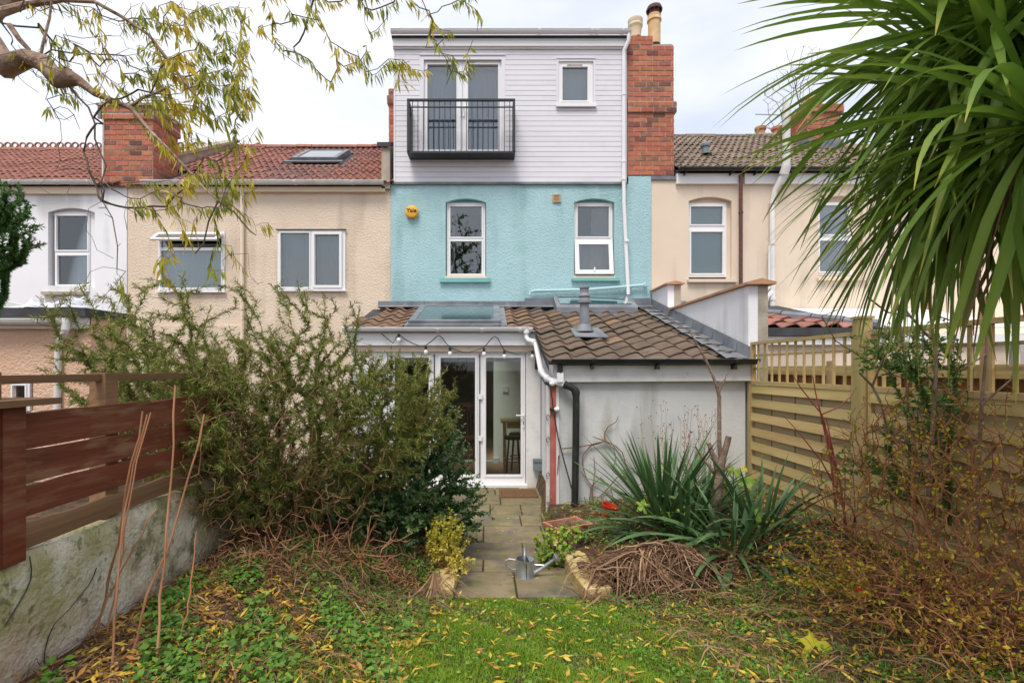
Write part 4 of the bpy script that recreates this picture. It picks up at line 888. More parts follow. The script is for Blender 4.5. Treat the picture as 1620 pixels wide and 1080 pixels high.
curtain(cb, wo1[0] + .05, wo1[1] - .05, wo1[2], Z10(396), 10.2, 'blind', 14, .012); curtain(cb, wo2[0] + .04, wo2[1] - .04, wo2[2], wo2[3], 10.2, 'blind', 16, .012)
# roof
ze = Z10(292); zr_ = az(233, 14); an = math.atan2(zr_ - ze, 4.1); SLc = (zr_ - ze) / 4.1
rf = roof_pair(cb, -7.15, -2.12, 9.9, ze, 14, zr_, 'felt')
tR = tile_mesh('roof_tile', .30, .36, M['tile_red'], .02, 2, 6, .014, .026)
CL = (9.9, ze, SLc)
rlx0, rlx1, rly0, rly1 = ax(468, 12), ax(532, 12), 11.95, 13.0
def keepc(x, v, r, c):
    y = 9.9 + v * math.cos(an)
    if rlx0 - .2 < x + .15 < rlx1 + .2 and rly0 - .25 < y < rly1: return False
    return not (x < -6.5 and y < 10.9)
lay_tiles(rf, [tR], -6.98, -2.15, 9.88, ze, an, math.hypot(4.1, zr_ - ze), .30, .31, keepc, sag=.05)
ridge_tiles(rf, -7.0, -2.15, 14, zr_ - .03, M['tile_red'])
pv = Matrix.Translation((0, rly0, ze + SLc * (rly0 - 9.9))) @ Matrix.Rotation(an, 4, 'X'); rl_ = (rly1 - rly0) / math.cos(an)
mb = MB()
for (a, b, c_, d) in ((rlx0 - .06, rlx0 + .05, -.06, rl_), (rlx1 - .05, rlx1 + .06, -.06, rl_), (rlx0 + .05, rlx1 - .05, -.06, .05), (rlx0 + .05, rlx1 - .05, rl_ - .08, rl_)): mb.box(a, b, c_, d, -.02, .11)
mb.box(rlx0 - .2, rlx1 + .2, -.2, -.062, .02, .05); rl = mb.build('rooflight', M['lead'], cb, mw=pv); MB().box(rlx0 + .045, rlx1 - .045, .045, rl_ - .075, .09, .098).build('pane', M['glassroof'], rl, mw=pv)
gutter(cb, P10(233), P10(609), 9.83, Z10(294.5) + .03, .062, 'upvc_d', [P10(x) for x in (300, 380, 470, 560)])
MB().box(P10(236), P10(610), 9.93, 10.01, Z10(305), Z10(297)).build('fascia', M['cream_s'], cb)
MB().prism_x([(10.3, Z10(285)), (10.6, 6.3), (14, zr_ + .12), (14, zr_ - .2), (10.3, ze - .1)], -7.26, -7.0).build('party_parapet', M['stone'], cb)
MB().prism_x([(10.55, 6.28), (10.55, 6.35), (14, zr_ + .21), (14, zr_ + .125)], -7.32, -6.94).build('parapet_coping', M['stone'], cb)
cl = MB().box(-7.62, -6.65, 9.97, 10.75, Z10(297), Z10(296)).build('chimney', M['mortar'], cb)
sootl = lambda x, z: .15 if z > 5.9 else .3
Zc = lambda p: az(p, 9.95)
brickwork(cl, -7.62, -6.66, 9.95, 10.75, Zc(295), Zc(190), 'fr', dark=sootl); brickwork(cl, -7.66, -6.62, 9.91, 10.79, Zc(190), Zc(170), 'fr', dark=sootl)
MB().box(-7.72, -6.56, 9.87, 10.83, Zc(169.8), Zc(166)).build('chimney_cap', M['stone'], cl); MB().box(-7.70, -7.64, 9.88, 9.909, Zc(190), Zc(170)).build('cap_edge', M['lead'], cl)
MB().lathe([(.12, 0), (.12, .08), (.10, .09), (0, .09)], (-7.05, 10.3, Zc(166)), 16).build('capped_flue', M['potcream'], cl, True)
# ------------------------------------------------------------------ white house at the far left
WX0, WX1 = -15.5, CX0 - .004
wh = thing('white_house', 'smooth white rendered house with red roof at the left edge', 'house', (-10, 10, 0))
wo = (*prect(76, 150, 329, 455), .09); zt = Z10(296)
mb = MB(); holes(mb, WX0, WX1, 0, zt, 10, .15, [wo]); body(mb, WX0, WX1 - .003, zt); mb.build('wall', M['whiterender'], wh)
w = window(wh, P10(82), P10(137.5), Z10(450), Z10(334), 10.07, [(P10(85), P10(134), Z10(394), Z10(340)), (P10(86.5), P10(134), Z10(449), Z10(403.5))], 'upvc', depth=.06, bead=.03)
MB().box(P10(137.8), P10(150), 10.09, 10.14, Z10(455), Z10(329)).build('side_panel', M['whiterender'], w); MB().box(P10(70), P10(140), 9.92, 10.06, Z10(467), Z10(462), .006).build('sill', M['stone'], w); MB().box(P10(78), P10(142), 9.97, 10.05, Z10(461.5), Z10(452)).build('sill_board', M['whiterender'], w)
MB().prism_y([(wo[0], wo[3] - .12)] + [(wo[0] + (wo[1] - wo[0]) * i / 10, wo[3] - .09 * (2 * i / 10 - 1) ** 2) for i in range(11)] + [(wo[1], wo[3] - .12)], 10.10, 10.14).build('head_panel', M['whiterender'], w)
room(wh, -9.2, -7.5, 3.1, 5.2, 10.16, 12); MB().box(P10(92), P10(136), 10.2, 10.205, Z10(396), Z10(336)).build('blind', M['blind'], wh)
zew, zrw = Z10(294), az(238, 14); an2 = math.atan2(zrw - zew, 4.1)
rf = roof_pair(wh, WX0, WX1, 9.9, zew, 14, zrw, 'felt'); tR2 = tile_mesh('roof_tile', .30, .36, M['tile_red'], .02, 2, 6, .014, .026)
def keepw(x, v, r, c):
    y = 9.9 + v * math.cos(an2); return x > (-30 - 773) / FL * y
lay_tiles(rf, [tR2], -14.2, -7.4, 9.88, zew, an2, math.hypot(4.1, zrw - zew), .30, .31, keepw, limit=290)
ridge_tiles(rf, -15.2, -7.3, 14, zrw - .03, M['tile_red'], crest=True)
gutter(wh, -15, P10(159), 9.83, Z10(294) + .03, .062, 'upvc_d', [P10(x) for x in (30, 100, 150)]); MB().box(-15, P10(158), 9.93, 9.998, Z10(308), Z10(297)).build('fascia', M['cream_s'], wh)
MB().tube([at(163, 300, 9.95), at(163, 180, 9.92)], .02, 6).build('cable_pipe', M['upvc_d'], wh)
MB().box(P10(156), P10(168), 9.985, 9.998, Z10(328), Z10(316)).build('air_vent', M['whiterender'], wh)
# flat-roofed back extension in front of it
fe = thing('flat_roof_extension', 'low salmon rendered extension with black felt flat roof at the left edge', 'extension', (-8.5, 7.5, 0))
ex1 = ax(113, 7.5); zf = az(488, 7.5)
mb = MB(); holes(mb, -12.5, ex1 + .25, 0, az(520, 7.5), 7.55, .1, [(ax(20, 7.5), ax(37, 7.5) + .1, az(650, 7.5), az(603, 7.5))]); mb.quad((ex1 + .25, 7.55, 0), (ex1 + .25, 8.3, 0), (ex1 + .25, 8.3, zf), (ex1 + .25, 7.55, zf)); mb.quad((ex1 + .25, 8.3, 0), (-12.5, 8.3, 0), (-12.5, 8.3, zf), (ex1 + .25, 8.3, zf)); mb.build('wall', M['salmon'], fe)
window(fe, ax(14, 7.5), ax(44, 7.5), az(650, 7.5), az(603, 7.5), 7.53, [(ax(18, 7.5), ax(37, 7.5), az(648, 7.5), az(610, 7.5))])
room(fe, -7.6, -6.5, 1.0, 2.0, 7.7, 8.5)
MB().box(-12.5, ex1 + .3, 7.38, 8.45, zf - .13, zf).build('flat_roof', M['felt'], fe); MB().box(-12.5, ex1 + .24, 7.46, 7.545, az(520, 7.5), zf - .132).build('fascia', M['upvc_d'], fe)
gutter(fe, -12.5, ex1 - .02, 7.38, az(506, 7.38), .07, 'upvc_d', [ax(60, 7.38)])
mb = MB().tube([at(104, 503, 7.4), at(104, 522, 7.4), at(101, 528, 7.42), at(94, 540, 7.5), at(92, 546, 7.5), at(90, 660, 7.5)], .045, 10); mb.tube([at(104, 508, 7.4), at(104, 522, 7.4)], .055, 10); mb.build('downpipe', M['upvc_d'], fe, True)
MB().prism_y([(-12.5, zf), (-12.5, zf + .27), (ax(0, 8.3), zf + .24), (ax(60, 8.3), zf + .1), (ax(60, 8.3), zf)], 8.3, 8.4).build('upstand', M['upvc_d'], fe)
# crumpled sheeting lying on the flat roof
nx_, ny_ = 44, 22; u, v = np.meshgrid(np.linspace(0, 1, nx_), np.linspace(0, 1, ny_), indexing='ij'); tx0, tx1 = ax(60, 8), ax(168, 8)
H = (.03 + .20 * np.sin(np.pi * u) ** .6 * np.sin(np.pi * v) ** .5 * (.6 + .4 * np.sin(u * 9 + v * 4)) + .035 * np.sin(u * 31 + v * 13) * np.sin(v * 17 - u * 7) + RNG.normal(size=u.shape) * .008) * np.minimum(1, 8 * np.minimum(np.minimum(u, 1 - u), np.minimum(v, 1 - v)) + .1)
V = np.stack([tx0 + (tx1 - tx0) * u + .05 * np.sin(v * 11), 7.45 + .85 * v + .05 * np.sin(u * 13), zf + .01 + H], -1).reshape(-1, 3); ii = np.arange(nx_ - 1)[:, None] * ny_ + np.arange(ny_ - 1)[None]
tag(link('tarpaulin', np_mesh('tarpaulin', V, np.stack([ii, ii + ny_, ii + ny_ + 1, ii + 1], -1).reshape(-1, 4), None, M['tarp'])), 'crumpled whitish plastic sheet lying on the flat felt roof', 'tarpaulin')
# ------------------------------------------------------------------ beige house on the right
GX0, GX1 = BX1 + .004, P10(1458)
gh = thing('beige_house', 'beige rendered house with brown tiled roof and brown downpipe on the right', 'house', (6, 10, 0))
g1o = (*prect(1090, 1158, 311, 441), .085); g2o = (*prect(1295, 1366, 309, 436), .085); zt = Z10(281)
mb = MB(); holes(mb, GX0, GX1, 0, zt, 10.01, .14, [g1o, g2o]); body(mb, GX0 + .003, GX1, zt, 10.01); mb.build('wall', M['beige'], gh)
for o, L_, R_, T_, B_, sp1, sp2, rowT in ((g1o, 1091, 1152, 319, 437, 355, 364, 325), (g2o, 1296, 1352, 318, 434, 371, 378, 323)):
    w = window(gh, P10(L_), P10(R_), Z10(B_), Z10(T_), 10.08, [(P10(L_ + 4.5), P10(R_ - 6), Z10(sp1 - 2), Z10(rowT)), (P10(L_ + 5), P10(R_ - 6), Z10(B_ - 6), Z10(sp2 + 1.5))], 'upvc', depth=.06, bead=.03)
    MB().box(P10(R_ + .3), o[1], 10.09, 10.14, o[2], o[3]).build('side_panel', M['beige'], w); MB().box(P10(L_ - 4), o[1] + .08, 9.93, 10.07, Z10(B_ + 10), Z10(B_ + 5), .006).build('sill', M['beige'], w)
    MB().prism_y([(o[0], o[3] - .12)] + [(o[0] + (o[1] - o[0]) * i / 10, o[3] - .085 * (2 * i / 10 - 1) ** 2) for i in range(11)] + [(o[1], o[3] - .12)], 10.10, 10.14).build('head_panel', M['beige'], w)
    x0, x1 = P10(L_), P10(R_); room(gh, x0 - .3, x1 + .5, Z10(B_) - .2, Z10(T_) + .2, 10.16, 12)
    MB().box(x0 + .03, x1 - .03, 10.19, 10.195, Z10(B_), Z10(T_)).build('blind', M['frost'] if L_ < 1200 else M['blind'], gh)
zeb, zrb = Z10(272), az(217, 14); an3 = math.atan2(zrb - zeb, 4.1)
rf = roof_pair(gh, 3.74, GX1 + .2, 9.9, zeb, 14, zrb, 'felt'); tG = tile_mesh('roof_tile', .30, .36, M['tile_gry'], .02, 2, 6, .014, .028)
lay_tiles(rf, [tG], 3.74, GX1, 9.88, zeb, an3, math.hypot(4.1, zrb - zeb), .30, .31)
ridge_tiles(rf, 3.8, GX1, 14, zrb - .03, M['tile_gry'])
gutter(gh, P10(1069), GX1, 9.83, Z10(273) + .02, .055, 'black', [P10(x) for x in (1080, 1152, 1188, 1300)])
for x in (1079, 1151, 1189): MB().box(P10(x), P10(x) + .02, 9.84, 9.94, Z10(280), Z10(277)).build('gutter_bracket', M['black'], gh)
MB().box(P10(1069), P10(1169), 9.94, 10.006, Z10(292), Z10(276)).build('fascia', M['upvc'], gh); MB().box(P10(1176), GX1, 9.94, 10.006, Z10(292), Z10(276)).build('fascia', M['upvc'], gh)
mb = MB().tube([at(1172, 276, 9.9), at(1172, 460, 9.9)], .036, 10); mb.tube([at(1172, 335, 9.9), at(1172, 337, 9.9)], .046, 10); mb.build('downpipe', M['rust'], gh, True)
mb = MB().tube([at(1244, 165, 9.75), at(1244, 262, 9.75), at(1240, 276, 9.8), at(1226, 300, 9.92), at(1222, 320, 9.92), at(1222, 470, 9.92), at(1222, 520, 9.92)], [.07, .07, .06, .05, .05, .05, .05], 12); mb.tube([at(1244, 262, 9.75), at(1240, 276, 9.8)], .085, 12)
for py in (318, 382, 470): mb.tube([at(1222, py, 9.92), at(1222, py + 5, 9.92)], .062, 12)
mb.tube([at(1222, 462, 9.92), at(1213, 470, 9.9), at(1210, 480, 9.9)], .05, 12); mb.build('soil_stack', M['upvc_d'], gh, True)
MB().tube([at(1217, 388, 9.9), at(1217, 455, 9.9), at(1211, 462, 9.9)], .022, 8).build('waste_pipe', M['upvc_d'], gh, True)
vz = zeb + math.tan(an3) * (11.3 - 9.9); c = (ax(1115.5, 11.3), 11.3, vz); MB().lathe([(.14, .02), (.075, .05), (.075, .2), (.10, .21), (.10, .26), (.06, .3), (0, .31)], c, 16).build('roof_vent', M['greybox'], gh, True)
ch2 = MB().box(ax(1278, 12.2), ax(1330, 12.2), 12.2, 13.4, 7.0, 7.1).build('chimney', M['mortar'], gh); x0, x1 = ax(1278, 12.2), ax(1330, 12.2)
brickwork(ch2, x0, x1, 12.2, 13.4, az(232, 12.2), az(178, 12.2), 'fl'); brickwork(ch2, x0 - .05, x1 + .05, 12.15, 13.4, az(178, 12.2), az(166, 12.2), 'fl')
MB().prism_x([(12.13, az(236, 12.2)), (12.13, az(222, 12.2)), (13.4, az(195, 12.2)), (13.4, az(210, 12.2))], x0 - .03, x1 + .03).build('lead_apron', M['lead'], ch2)
for k in range(1): MB().lathe([(.12, 0), (.11, .3), (.14, .31), (.14, .37), (.1, .38)], (x0 + .25 + k * .4, 12.6, az(166, 12.2)), 14).build('chimney_pot', M['pot'], ch2, True)
for k, p in enumerate((1203, 1229)):
    MB().lathe([(.14, -.2), (.13, .1), (.17, .12), (.17, .2), (.13, .22)], (ax(p, 16), 16, az(212, 16)), 14).build('chimney_pot', M['terra'], gh, True)
MB().box(ax(1195, 16), ax(1240, 16), 15.8, 16.4, 6.5, az(215, 16)).build('rear_chimney', M['mortar'], gh)
ae = MB(); ae.tube([at(1258, 235, 13.5), at(1258, 172, 13.5)], .018, 6); ae.tube([at(1195, 181, 13.5), at(1262, 183, 13.5)], .012, 5)
for k in range(9): ae.tube([at(1198 + k * 7, 181, 13.3), at(1198 + k * 7, 182, 13.75)], .006, 4)
tag(ae.build('aerial', M['zinc']), 'television aerial on a pole above the brown tiled roof', 'aerial')
# back additions of the beige house seen past the party wall
MB().prism_x([(8.0, az(519, 8)), (8.0, az(516, 8)), (9.99, 3.10), (9.99, 3.07)], 5.75, 8.6).build('sheet_roof', M['plasticsheet'], gh); MB().box(5.8, 8.6, 8.12, 9.98, 0, az(530, 8)).build('addition_wall', M['beige'], gh); MB().box(5.78, 8.6, 8.03, 8.115, az(542, 8), az(528, 8)).build('addition_fascia', M['upvc'], gh)
tq = MB(); ox0, ox1, oy0, oy1 = 3.52, 5.7, 7.2, 9.9; oz = az(519, 7.2)
so = (3.14 - oz) / (oy1 - oy0); tq.quad((ox0, oy0, oz), (ox1, oy0, oz), (ox1, oy1, 3.14), (ox0, oy1, 3.14)); red = tq.build('addition_roof', M['felt'], gh)
tS = tile_mesh('roof_tile', .30, .40, M['tile_red'], .026)
hip = lambda y: 5.6 - (y - oy0) * .78
lay_tiles(red, [tS], ox0, ox1 - .1, oy0, oz + .02, math.atan(so), 2.7, .3, .335, lambda x, v, r, c: x + .3 < hip(oy0 + v) + .12)
for k in range(8):
    mb = MB(); ya, yb_ = oy0 + k * .34, oy0 + k * .34 + .33; mb.tube([(hip(ya), ya, oz + so * (ya - oy0) + .05), (hip(yb_), yb_, oz + so * (yb_ - oy0) + .04)], .085, 8); mb.build('hip_tile', M['lead'], red, True)
MB().box(3.5, 5.75, 7.1, 7.19, az(531, 7.1), oz - .0).build('addition_gutter_board', M['felt'], gh); MB().box(3.5, 5.7, 7.2, 9.9, 0, oz - .06).build('addition_wall', M['beige'], gh); MB().box(3.5, 5.75, 7.14, 7.195, az(545, 7.1), az(531.5, 7.1)).build('addition_fascia', M['upvc_d'], gh)
# house beyond, glimpsed through the palm
fh = thing('far_cream_house', 'far pale house with brick corner glimpsed behind the palm leaves', 'house', (12, 10, 0))
MB().box(GX1 + .3, 18, 10.2, 18, 0, 5.6).build('wall', M['cream_s'], fh)
q = MB().box(GX1 + .02, GX1 + .28, 10.1, 10.9, 0, 5.7).build('brick_quoin', M['mortar'], fh); brickwork(q, GX1 + .02, GX1 + .28, 10.08, 10.9, 3.0, 5.7, 'f')
fr = roof_pair(fh, GX1 + .25, 18, 10.1, 5.6, 14, 8.2, 'tile_gry')
MB().box(GX1 + .4, 15, 8, 10.15, 0, az(524, 8)).build('rear_addition', M['whiterender'], fh); MB().box(GX1 + .35, 15, 7.93, 7.99, az(548, 8), az(538, 8)).build('red_fascia', M['redpaint'], fh); MB().tube([at(1603, 540, 7.9), at(1603, 640, 7.9)], .05, 8).build('downpipe', M['greybox'], fh, True)
# ------------------------------------------------------------------ right fence
FX = 3.25
def fence_panel(y0, y1, label, zb=.46, zp=1.75, zt=2.225):
    t = thing('woven_fence', label, 'fence', (FX, (y0 + y1) / 2, zb), 'fence panels with trellis tops')
    D = y1 - y0; me = {}
    def bd(nm, x0, x1, a, b, z0, z1, mt='fence'): MB().box(x0, x1, a, b, z0, z1, 0).build(nm, M[mt], t)
    for nm, a, b in (('stile', y0, y0 + .035), ('stile', y1 - .035, y1)): bd(nm, FX - .025, FX + .03, a, b, zb, zt)
    for nm, a, b in (('top_rail', zt - .035, zt), ('panel_rail', zp - .045, zp), ('bottom_rail', zb, zb + .035)): bd(nm, FX - .03, FX + .03, y0 + .035, y1 - .035, a, b)
    n = 7; h = (zp - .045 - zb - .035) / n; z = zb + .035
    for r in range(n):
        za = z + r * h
        # proud board, leaning out a little at its foot, and the pieces woven behind it
        mb = MB(); yy0, yy1 = y0 + .037, y1 - .037; w_ = random.uniform(-.004, .004)
        mb.prism([(FX - .038 + w_, yy0, za + h * .44), (FX - .024 + w_, yy0, za + h * .985), (FX - .012, yy0, za + h * .985), (FX - .026, yy0, za + h * .44)], (0, yy1 - yy0, random.uniform(-.006, .006))); mb.build('board', M['fence'], t)
        cuts = [yy0, y0 + D * .27, y0 + D * .51, y0 + D * .76, yy1]
        for a, b in zip(cuts, cuts[1:]): bd('recessed_board', FX + .004, FX + .013, a + .011, b - .011, za - .012, za + h * .5, 'fence_shaded')
    for f in (.27, .51, .76): bd('batten', FX + .016, FX + .032, y0 + D * f - .02, y0 + D * f + .02, zb + .036, zp - .046, 'fence_shaded')
    k = int(round(D / .15)); b_ = MB().box(FX - .012, FX + .006, -.011, .011, zp + .001, zt - .036).mesh('trellis_bar', M['fence'])
    for i in range(1, k): link('trellis_bar', b_, t, Matrix.Translation((random.uniform(-.002, .002), y0 + D * i / k, 0)))
    for za in (1.90, 2.06): bd('trellis_rail', FX + .007, FX + .024, y0 + .036, y1 - .036, za - .012, za + .012)
    return t
fence_panel(4.43, 6.19, 'far woven fence panel between grey outhouse wall and tall square post')
fence_panel(2.50, 4.27, 'near woven fence panel behind palm and climber, right of the tall post')
def fpost(x, y0, y1, zt, label, w=.10):
    t = thing('fence_post', label, 'fence post', (x, (y0 + y1) / 2, .4))
    MB().box(x - w / 2, x + w / 2, y0, y1, .35, zt, .006).build('shaft', M['post'], t); MB().prism_z([(x - w / 2 - .012, y0 - .012), (x + w / 2 + .012, y0 - .012), (x + w / 2 + .012, y1 + .012), (x - w / 2 - .012, y1 + .012)], zt + .001, zt + .022).build('cap', M['post'], t)
    return t
fpost(FX - .01, 4.30, 4.40, 2.33, 'tall square timber post joining the two woven fence panels')
fpost(FX, 6.195, 6.24, 1.95, 'slim mossy post against the grey outhouse wall at the end of the fence', .07)
# neighbour's close-boarded fence behind the trellis
nf = thing('close_board_fence', "neighbour's orange brown close board fence seen through the trellis", 'fence', (3.62, 4.4, .3))
b_ = MB().box(0, .015, 0, .115, .3, 1.84).mesh('board', M['orange_b']); y = 2.3
while y < 6.9: link('board', b_, nf, Matrix.Translation((3.64 + random.uniform(0, .006), y, random.uniform(-.01, .01)))); y += .124
MB().box(3.585, 3.638, 2.3, 6.9, 1.83, 1.93).build('top_rail', M['fence'], nf); MB().box(3.60, 3.638, 2.3, 6.9, 1.2, 1.27).build('middle_rail', M['fence'], nf)
for y, zt in ((5.2, 1.98), (3.55, 2.42), (6.85, 2.0)): MB().box(3.56, 3.582, y, y + .09, .3, zt).build('post', M['post'], nf)
# ------------------------------------------------------------------ left retaining wall and board fence
lw = thing('retaining_wall', 'low whitewashed garden wall stained green with algae and cracked', 'wall', (-2.05, 3, .4))
ny_, nz_ = 60, 14
yy = np.linspace(.6, 4.6, ny_); zz_ = np.linspace(.2, 1.12, nz_); A, B = np.meshgrid(yy, zz_, indexing='ij')
Xw = -1.95 + .005 * np.sin(A * 5 + B * 3) + .004 * np.sin(B * 11 + A * 2.3) + RNG.normal(size=A.shape) * .001; Xw[:, -1] -= .02; top = 1.115 + .012 * np.sin(yy * 7); B[:, -1] = top
ii = np.arange(ny_ - 1)[:, None] * nz_ + np.arange(nz_ - 1)[None]
V = np.stack([Xw, A, B], -1).reshape(-1, 3); Vt = np.stack([np.full(ny_, -2.2), yy, top], -1); nV = len(V); k = np.arange(ny_ - 1)
Q2 = np.stack([k * nz_ + nz_ - 1, (k + 1) * nz_ + nz_ - 1, nV + k + 1, nV + k], -1)
link('face', np_mesh('face', np.vstack([V, Vt]), np.vstack([np.stack([ii, ii + nz_, ii + nz_ + 1, ii + 1], -1).reshape(-1, 4), Q2]), None, M['oldwall'], None, True), lw)
MB().box(-2.2, -1.97, .6, 4.6, .1, 1.09).build('core', M['oldwall'], lw)
def wallpt(px, py):                    # a point on the wall face seen at a pixel
    Y = 1.945 * FL / (PX - px); return Vector((-1.9445, Y, az(py, Y)))
for cr_ in ([(46, 880), (49, 900), (48, 915), (40, 935), (24, 960), (8, 985)], [(152, 897), (148, 908), (140, 925), (124, 943), (108, 965), (85, 985), (76, 1005), (70, 1030), (69, 1048)]):
    mb = MB(); mb.tube([wallpt(*p) + Vector((.002, 0, random.uniform(-.006, .006))) for p in cr_], .0026, 5); mb.build('crack', M['felt'], lw)
lf = thing('board_fence', 'red brown painted board fence with peeling paint standing on the low wall', 'fence', (-2, 2.6, 1.12))
def zat(py, px): return az(py, 1.95 * FL / (PX - px))
for (a, b, c_, d, mt) in ((1.558, 1.712, .0, .0, 'woodr'), (1.412, 1.548, .0, .0, 'woodr'), (1.272, 1.398, .0, .0, 'woodr'), (1.135, 1.235, 0, 0, 'woodb')):
    mb = MB(); n = 14
    # long board with a slightly uneven top edge
    pts = [(-1.965, 2.13, a)] + [(-1.965, 3.75, a + .01)] + [(-1.965, 3.75 - 1.62 * i / n, b + .008 * math.sin(i * 1.7 + a * 20) * random.random()) for i in range(n + 1)]
    mb.prism(pts, (-.028, 0, 0)); mb.build('board', M[mt], lf)
for (a, b, mt) in ((1.56, 1.71, 'woodr'), (1.41, 1.545, 'woodb'), (1.27, 1.395, 'woodr'), (1.135, 1.26, 'woodb')): MB().box(-1.995, -1.97, .9, 2.0, a, b).build('board', M[mt], lf)
MB().box(-2.06, -1.965 + .03, 2.0, 2.10, 1.10, 1.745).build('near_post', M['woodr'], lf); MB().box(-2.07, -1.99, 1.7, 1.985, 1.10, 1.74).build('side_plank', M['woodr'], lf)
MB().box(-2.12, -1.86, 1.7, 2.19, 1.748, 1.775).build('post_cap', M['woodb'], lf); MB().box(-2.06, -1.97, 1.6, 2.03, 1.776, 1.885).build('upper_post', M['woodb'], lf)
MB().box(-2.085, -2.0, 2.62, 2.71, 1.12, 1.878).build('middle_post', M['woodb'], lf); MB().box(-2.055, -2.02, 1.9, 3.75, 1.835, 1.872).build('upper_rail', M['woodb'], lf); MB().box(-2.04, -1.99, 3.62, 3.7, 1.12, 1.85).build('far_post', M['woodb'], lf)
# ------------------------------------------------------------------ paving
def zpath(y): return .0904 * (5.5 - y) if y < 5.5 else 0.0
mb = MB(); n = 24
for i in range(n): a, b = 3.80 + 4.3 * i / n, 3.80 + 4.3 * (i + 1) / n; mb.quad((-.30, a, zpath(a) - .02), (.82, a, zpath(a) - .02), (.82, b, zpath(b) - .02), (-.30, b, zpath(b) - .02))
mb.quad((-2.2, 6.3, -.022), (-.302, 6.3, -.022), (-.302, 8.1, -.022), (-2.2, 8.1, -.022))
path = mb.build('path', M['soil']); path['kind'] = 'structure'
def slab(x0, x1, y0, y1, dz=0, mt='slab'):
    gp = .007; j = random.uniform(-.003, .003); mb = MB(); za, zb = zpath(y0) + dz + j, zpath(y1) + dz + j + random.uniform(-.002, .002); b = .006
    P_ = [(x0 + gp, y0 + gp, za), (x1 - gp, y0 + gp, za), (x1 - gp, y1 - gp, zb), (x0 + gp, y1 - gp, zb)]; Q_ = [(x0 + gp + b, y0 + gp + b, za + b), (x1 - gp - b, y0 + gp + b, za + b), (x1 - gp - b, y1 - gp - b, zb + b), (x0 + gp + b, y1 - gp - b, zb + b)]
    mb.v += [(x, y, z - .035) for x, y, z in P_] + P_ + Q_
    for o in (0, 4):
        for i in range(4): k = (i + 1) % 4; mb.f.append((o + i, o + k, o + 4 + k, o + 4 + i))
    mb.f.append((8, 9, 10, 11)); mb.build('paving_slab', M[mt], path)
for row in ([3.84, 4.47, [-.28, .22, .72]], [4.47, 4.83, [-.26, -.05, .28, .75]], [4.83, 5.48, [-.28, .36, .80]], [5.48, 6.06, [-.30, -.06, .62, .82]], [6.06, 6.5, [-.30, .40, .82]], [6.5, 7.0, [-.30, .02, .44, .82]], [7.0, 7.55, [-.30, .17, .82]], [7.55, 8.05, [-.30, .1, .5, .82]]):
    for a, b in zip(row[2], row[2][1:]): slab(a, b, row[0], row[1])
for x in (-2.1, -1.5, -.9):
    for y in (6.4, 7.0, 7.55): slab(x, x + .595, y, y + .54)
# edging blocks
eb = []
def block(x, y, z, w, l, h, rz, label):
    c, s_ = math.cos(rz), math.sin(rz); m_ = Matrix.Translation((x, y, z)) @ Matrix.Rotation(rz, 4, 'Z') @ Matrix.Rotation(random.uniform(-.02, .02), 4, 'X')
    o = MB().box(-w / 2, w / 2, -l / 2, l / 2, 0, h, .008).build('edging_block', M['edging'], None, mw=m_); tag(o, label, 'edging block', 'yellow edging blocks along the path')
block(-.36, 4.0, .09, .19, .40, .14, -.03, 'nearest yellow edging block left of the path'); block(-.36, 4.43, .07, .18, .44, .13, .02, 'yellow edging block under the variegated shrub'); block(-.37, 4.9, .07, .18, .44, .13, 0, 'far yellow edging block left of the path')
block(.81, 3.98, .13, .21, .36, .11, .16, 'nearest yellow edging block right of the path, tilted outward'); block(.79, 4.42, .10, .20, .44, .12, .03, 'yellow edging block beside the brown leaf heap'); block(.80, 4.98, .06, .36, .3, .14, .1, 'broad yellow edging block behind the nasturtium')
tb_ = MB().box(ax(905, 5.35), ax(1010, 5.35), 5.32, 5.37, .10, az(826, 5.35), .004).build('bed_plank', M['edging']); tag(tb_, 'yellow timber plank edging the bed below the red bucket', 'plank')
sl_ = MB().box(-1.75, -.47, 3.80, 3.87, .1, .205, .006).build('timber_edging', M['woodb']); tag(sl_, 'low mossy timber edging along the left bed', 'timber edging')
# ------------------------------------------------------------------ small things
wc = thing('watering_can', 'small galvanised watering can standing on the paving', 'watering can', at(830, 917, 4.32))
bxx, byy, bzz = ax(830.5, 4.32), 4.32, zpath(4.32) + .008; R_ = .083
MB().lathe([(0, .004), (R_, 0), (R_, .008), (R_ - .003, .012), (R_ - .003, .147), (R_, .152), (R_ - .006, .152), (R_ - .008, .012), (0, .012)], (bxx, byy, bzz), 28).build('body', M['zinc'], wc, True)
mb = MB(); pts = [(bxx + R_ * .96 * math.cos(a), byy + R_ * .96 * math.sin(a), bzz + .152) for a in [math.radians(-65 + 12 * k) for k in range(13)]]; mb.poly(pts); mb.build('half_lid', M['zinc'], wc)
mb = MB(); mb.tube([(bxx - .01, byy - R_ + .004, bzz + .12)] + [(bxx - .01 + .004 * math.sin(a), byy - R_ * math.cos(a), bzz + .15 + .09 * math.sin(a)) for a in [math.pi * k / 12 for k in range(13)]] + [(bxx - .01, byy + R_ - .004, bzz + .12)], .010, 8); mb.build('top_handle', M['zinc'], wc, True)
mb = MB(); mb.tube([(bxx - R_ + .004, byy, bzz + .14), (bxx - R_ - .055, byy, bzz + .15), (bxx - R_ - .085, byy, bzz + .13), (bxx - R_ - .075, byy, bzz + .09), (bxx - R_ - .03, byy, bzz + .06), (bxx - R_ + .004, byy, bzz + .06)], .008, 8); mb.build('back_handle', M['zinc'], wc, True)
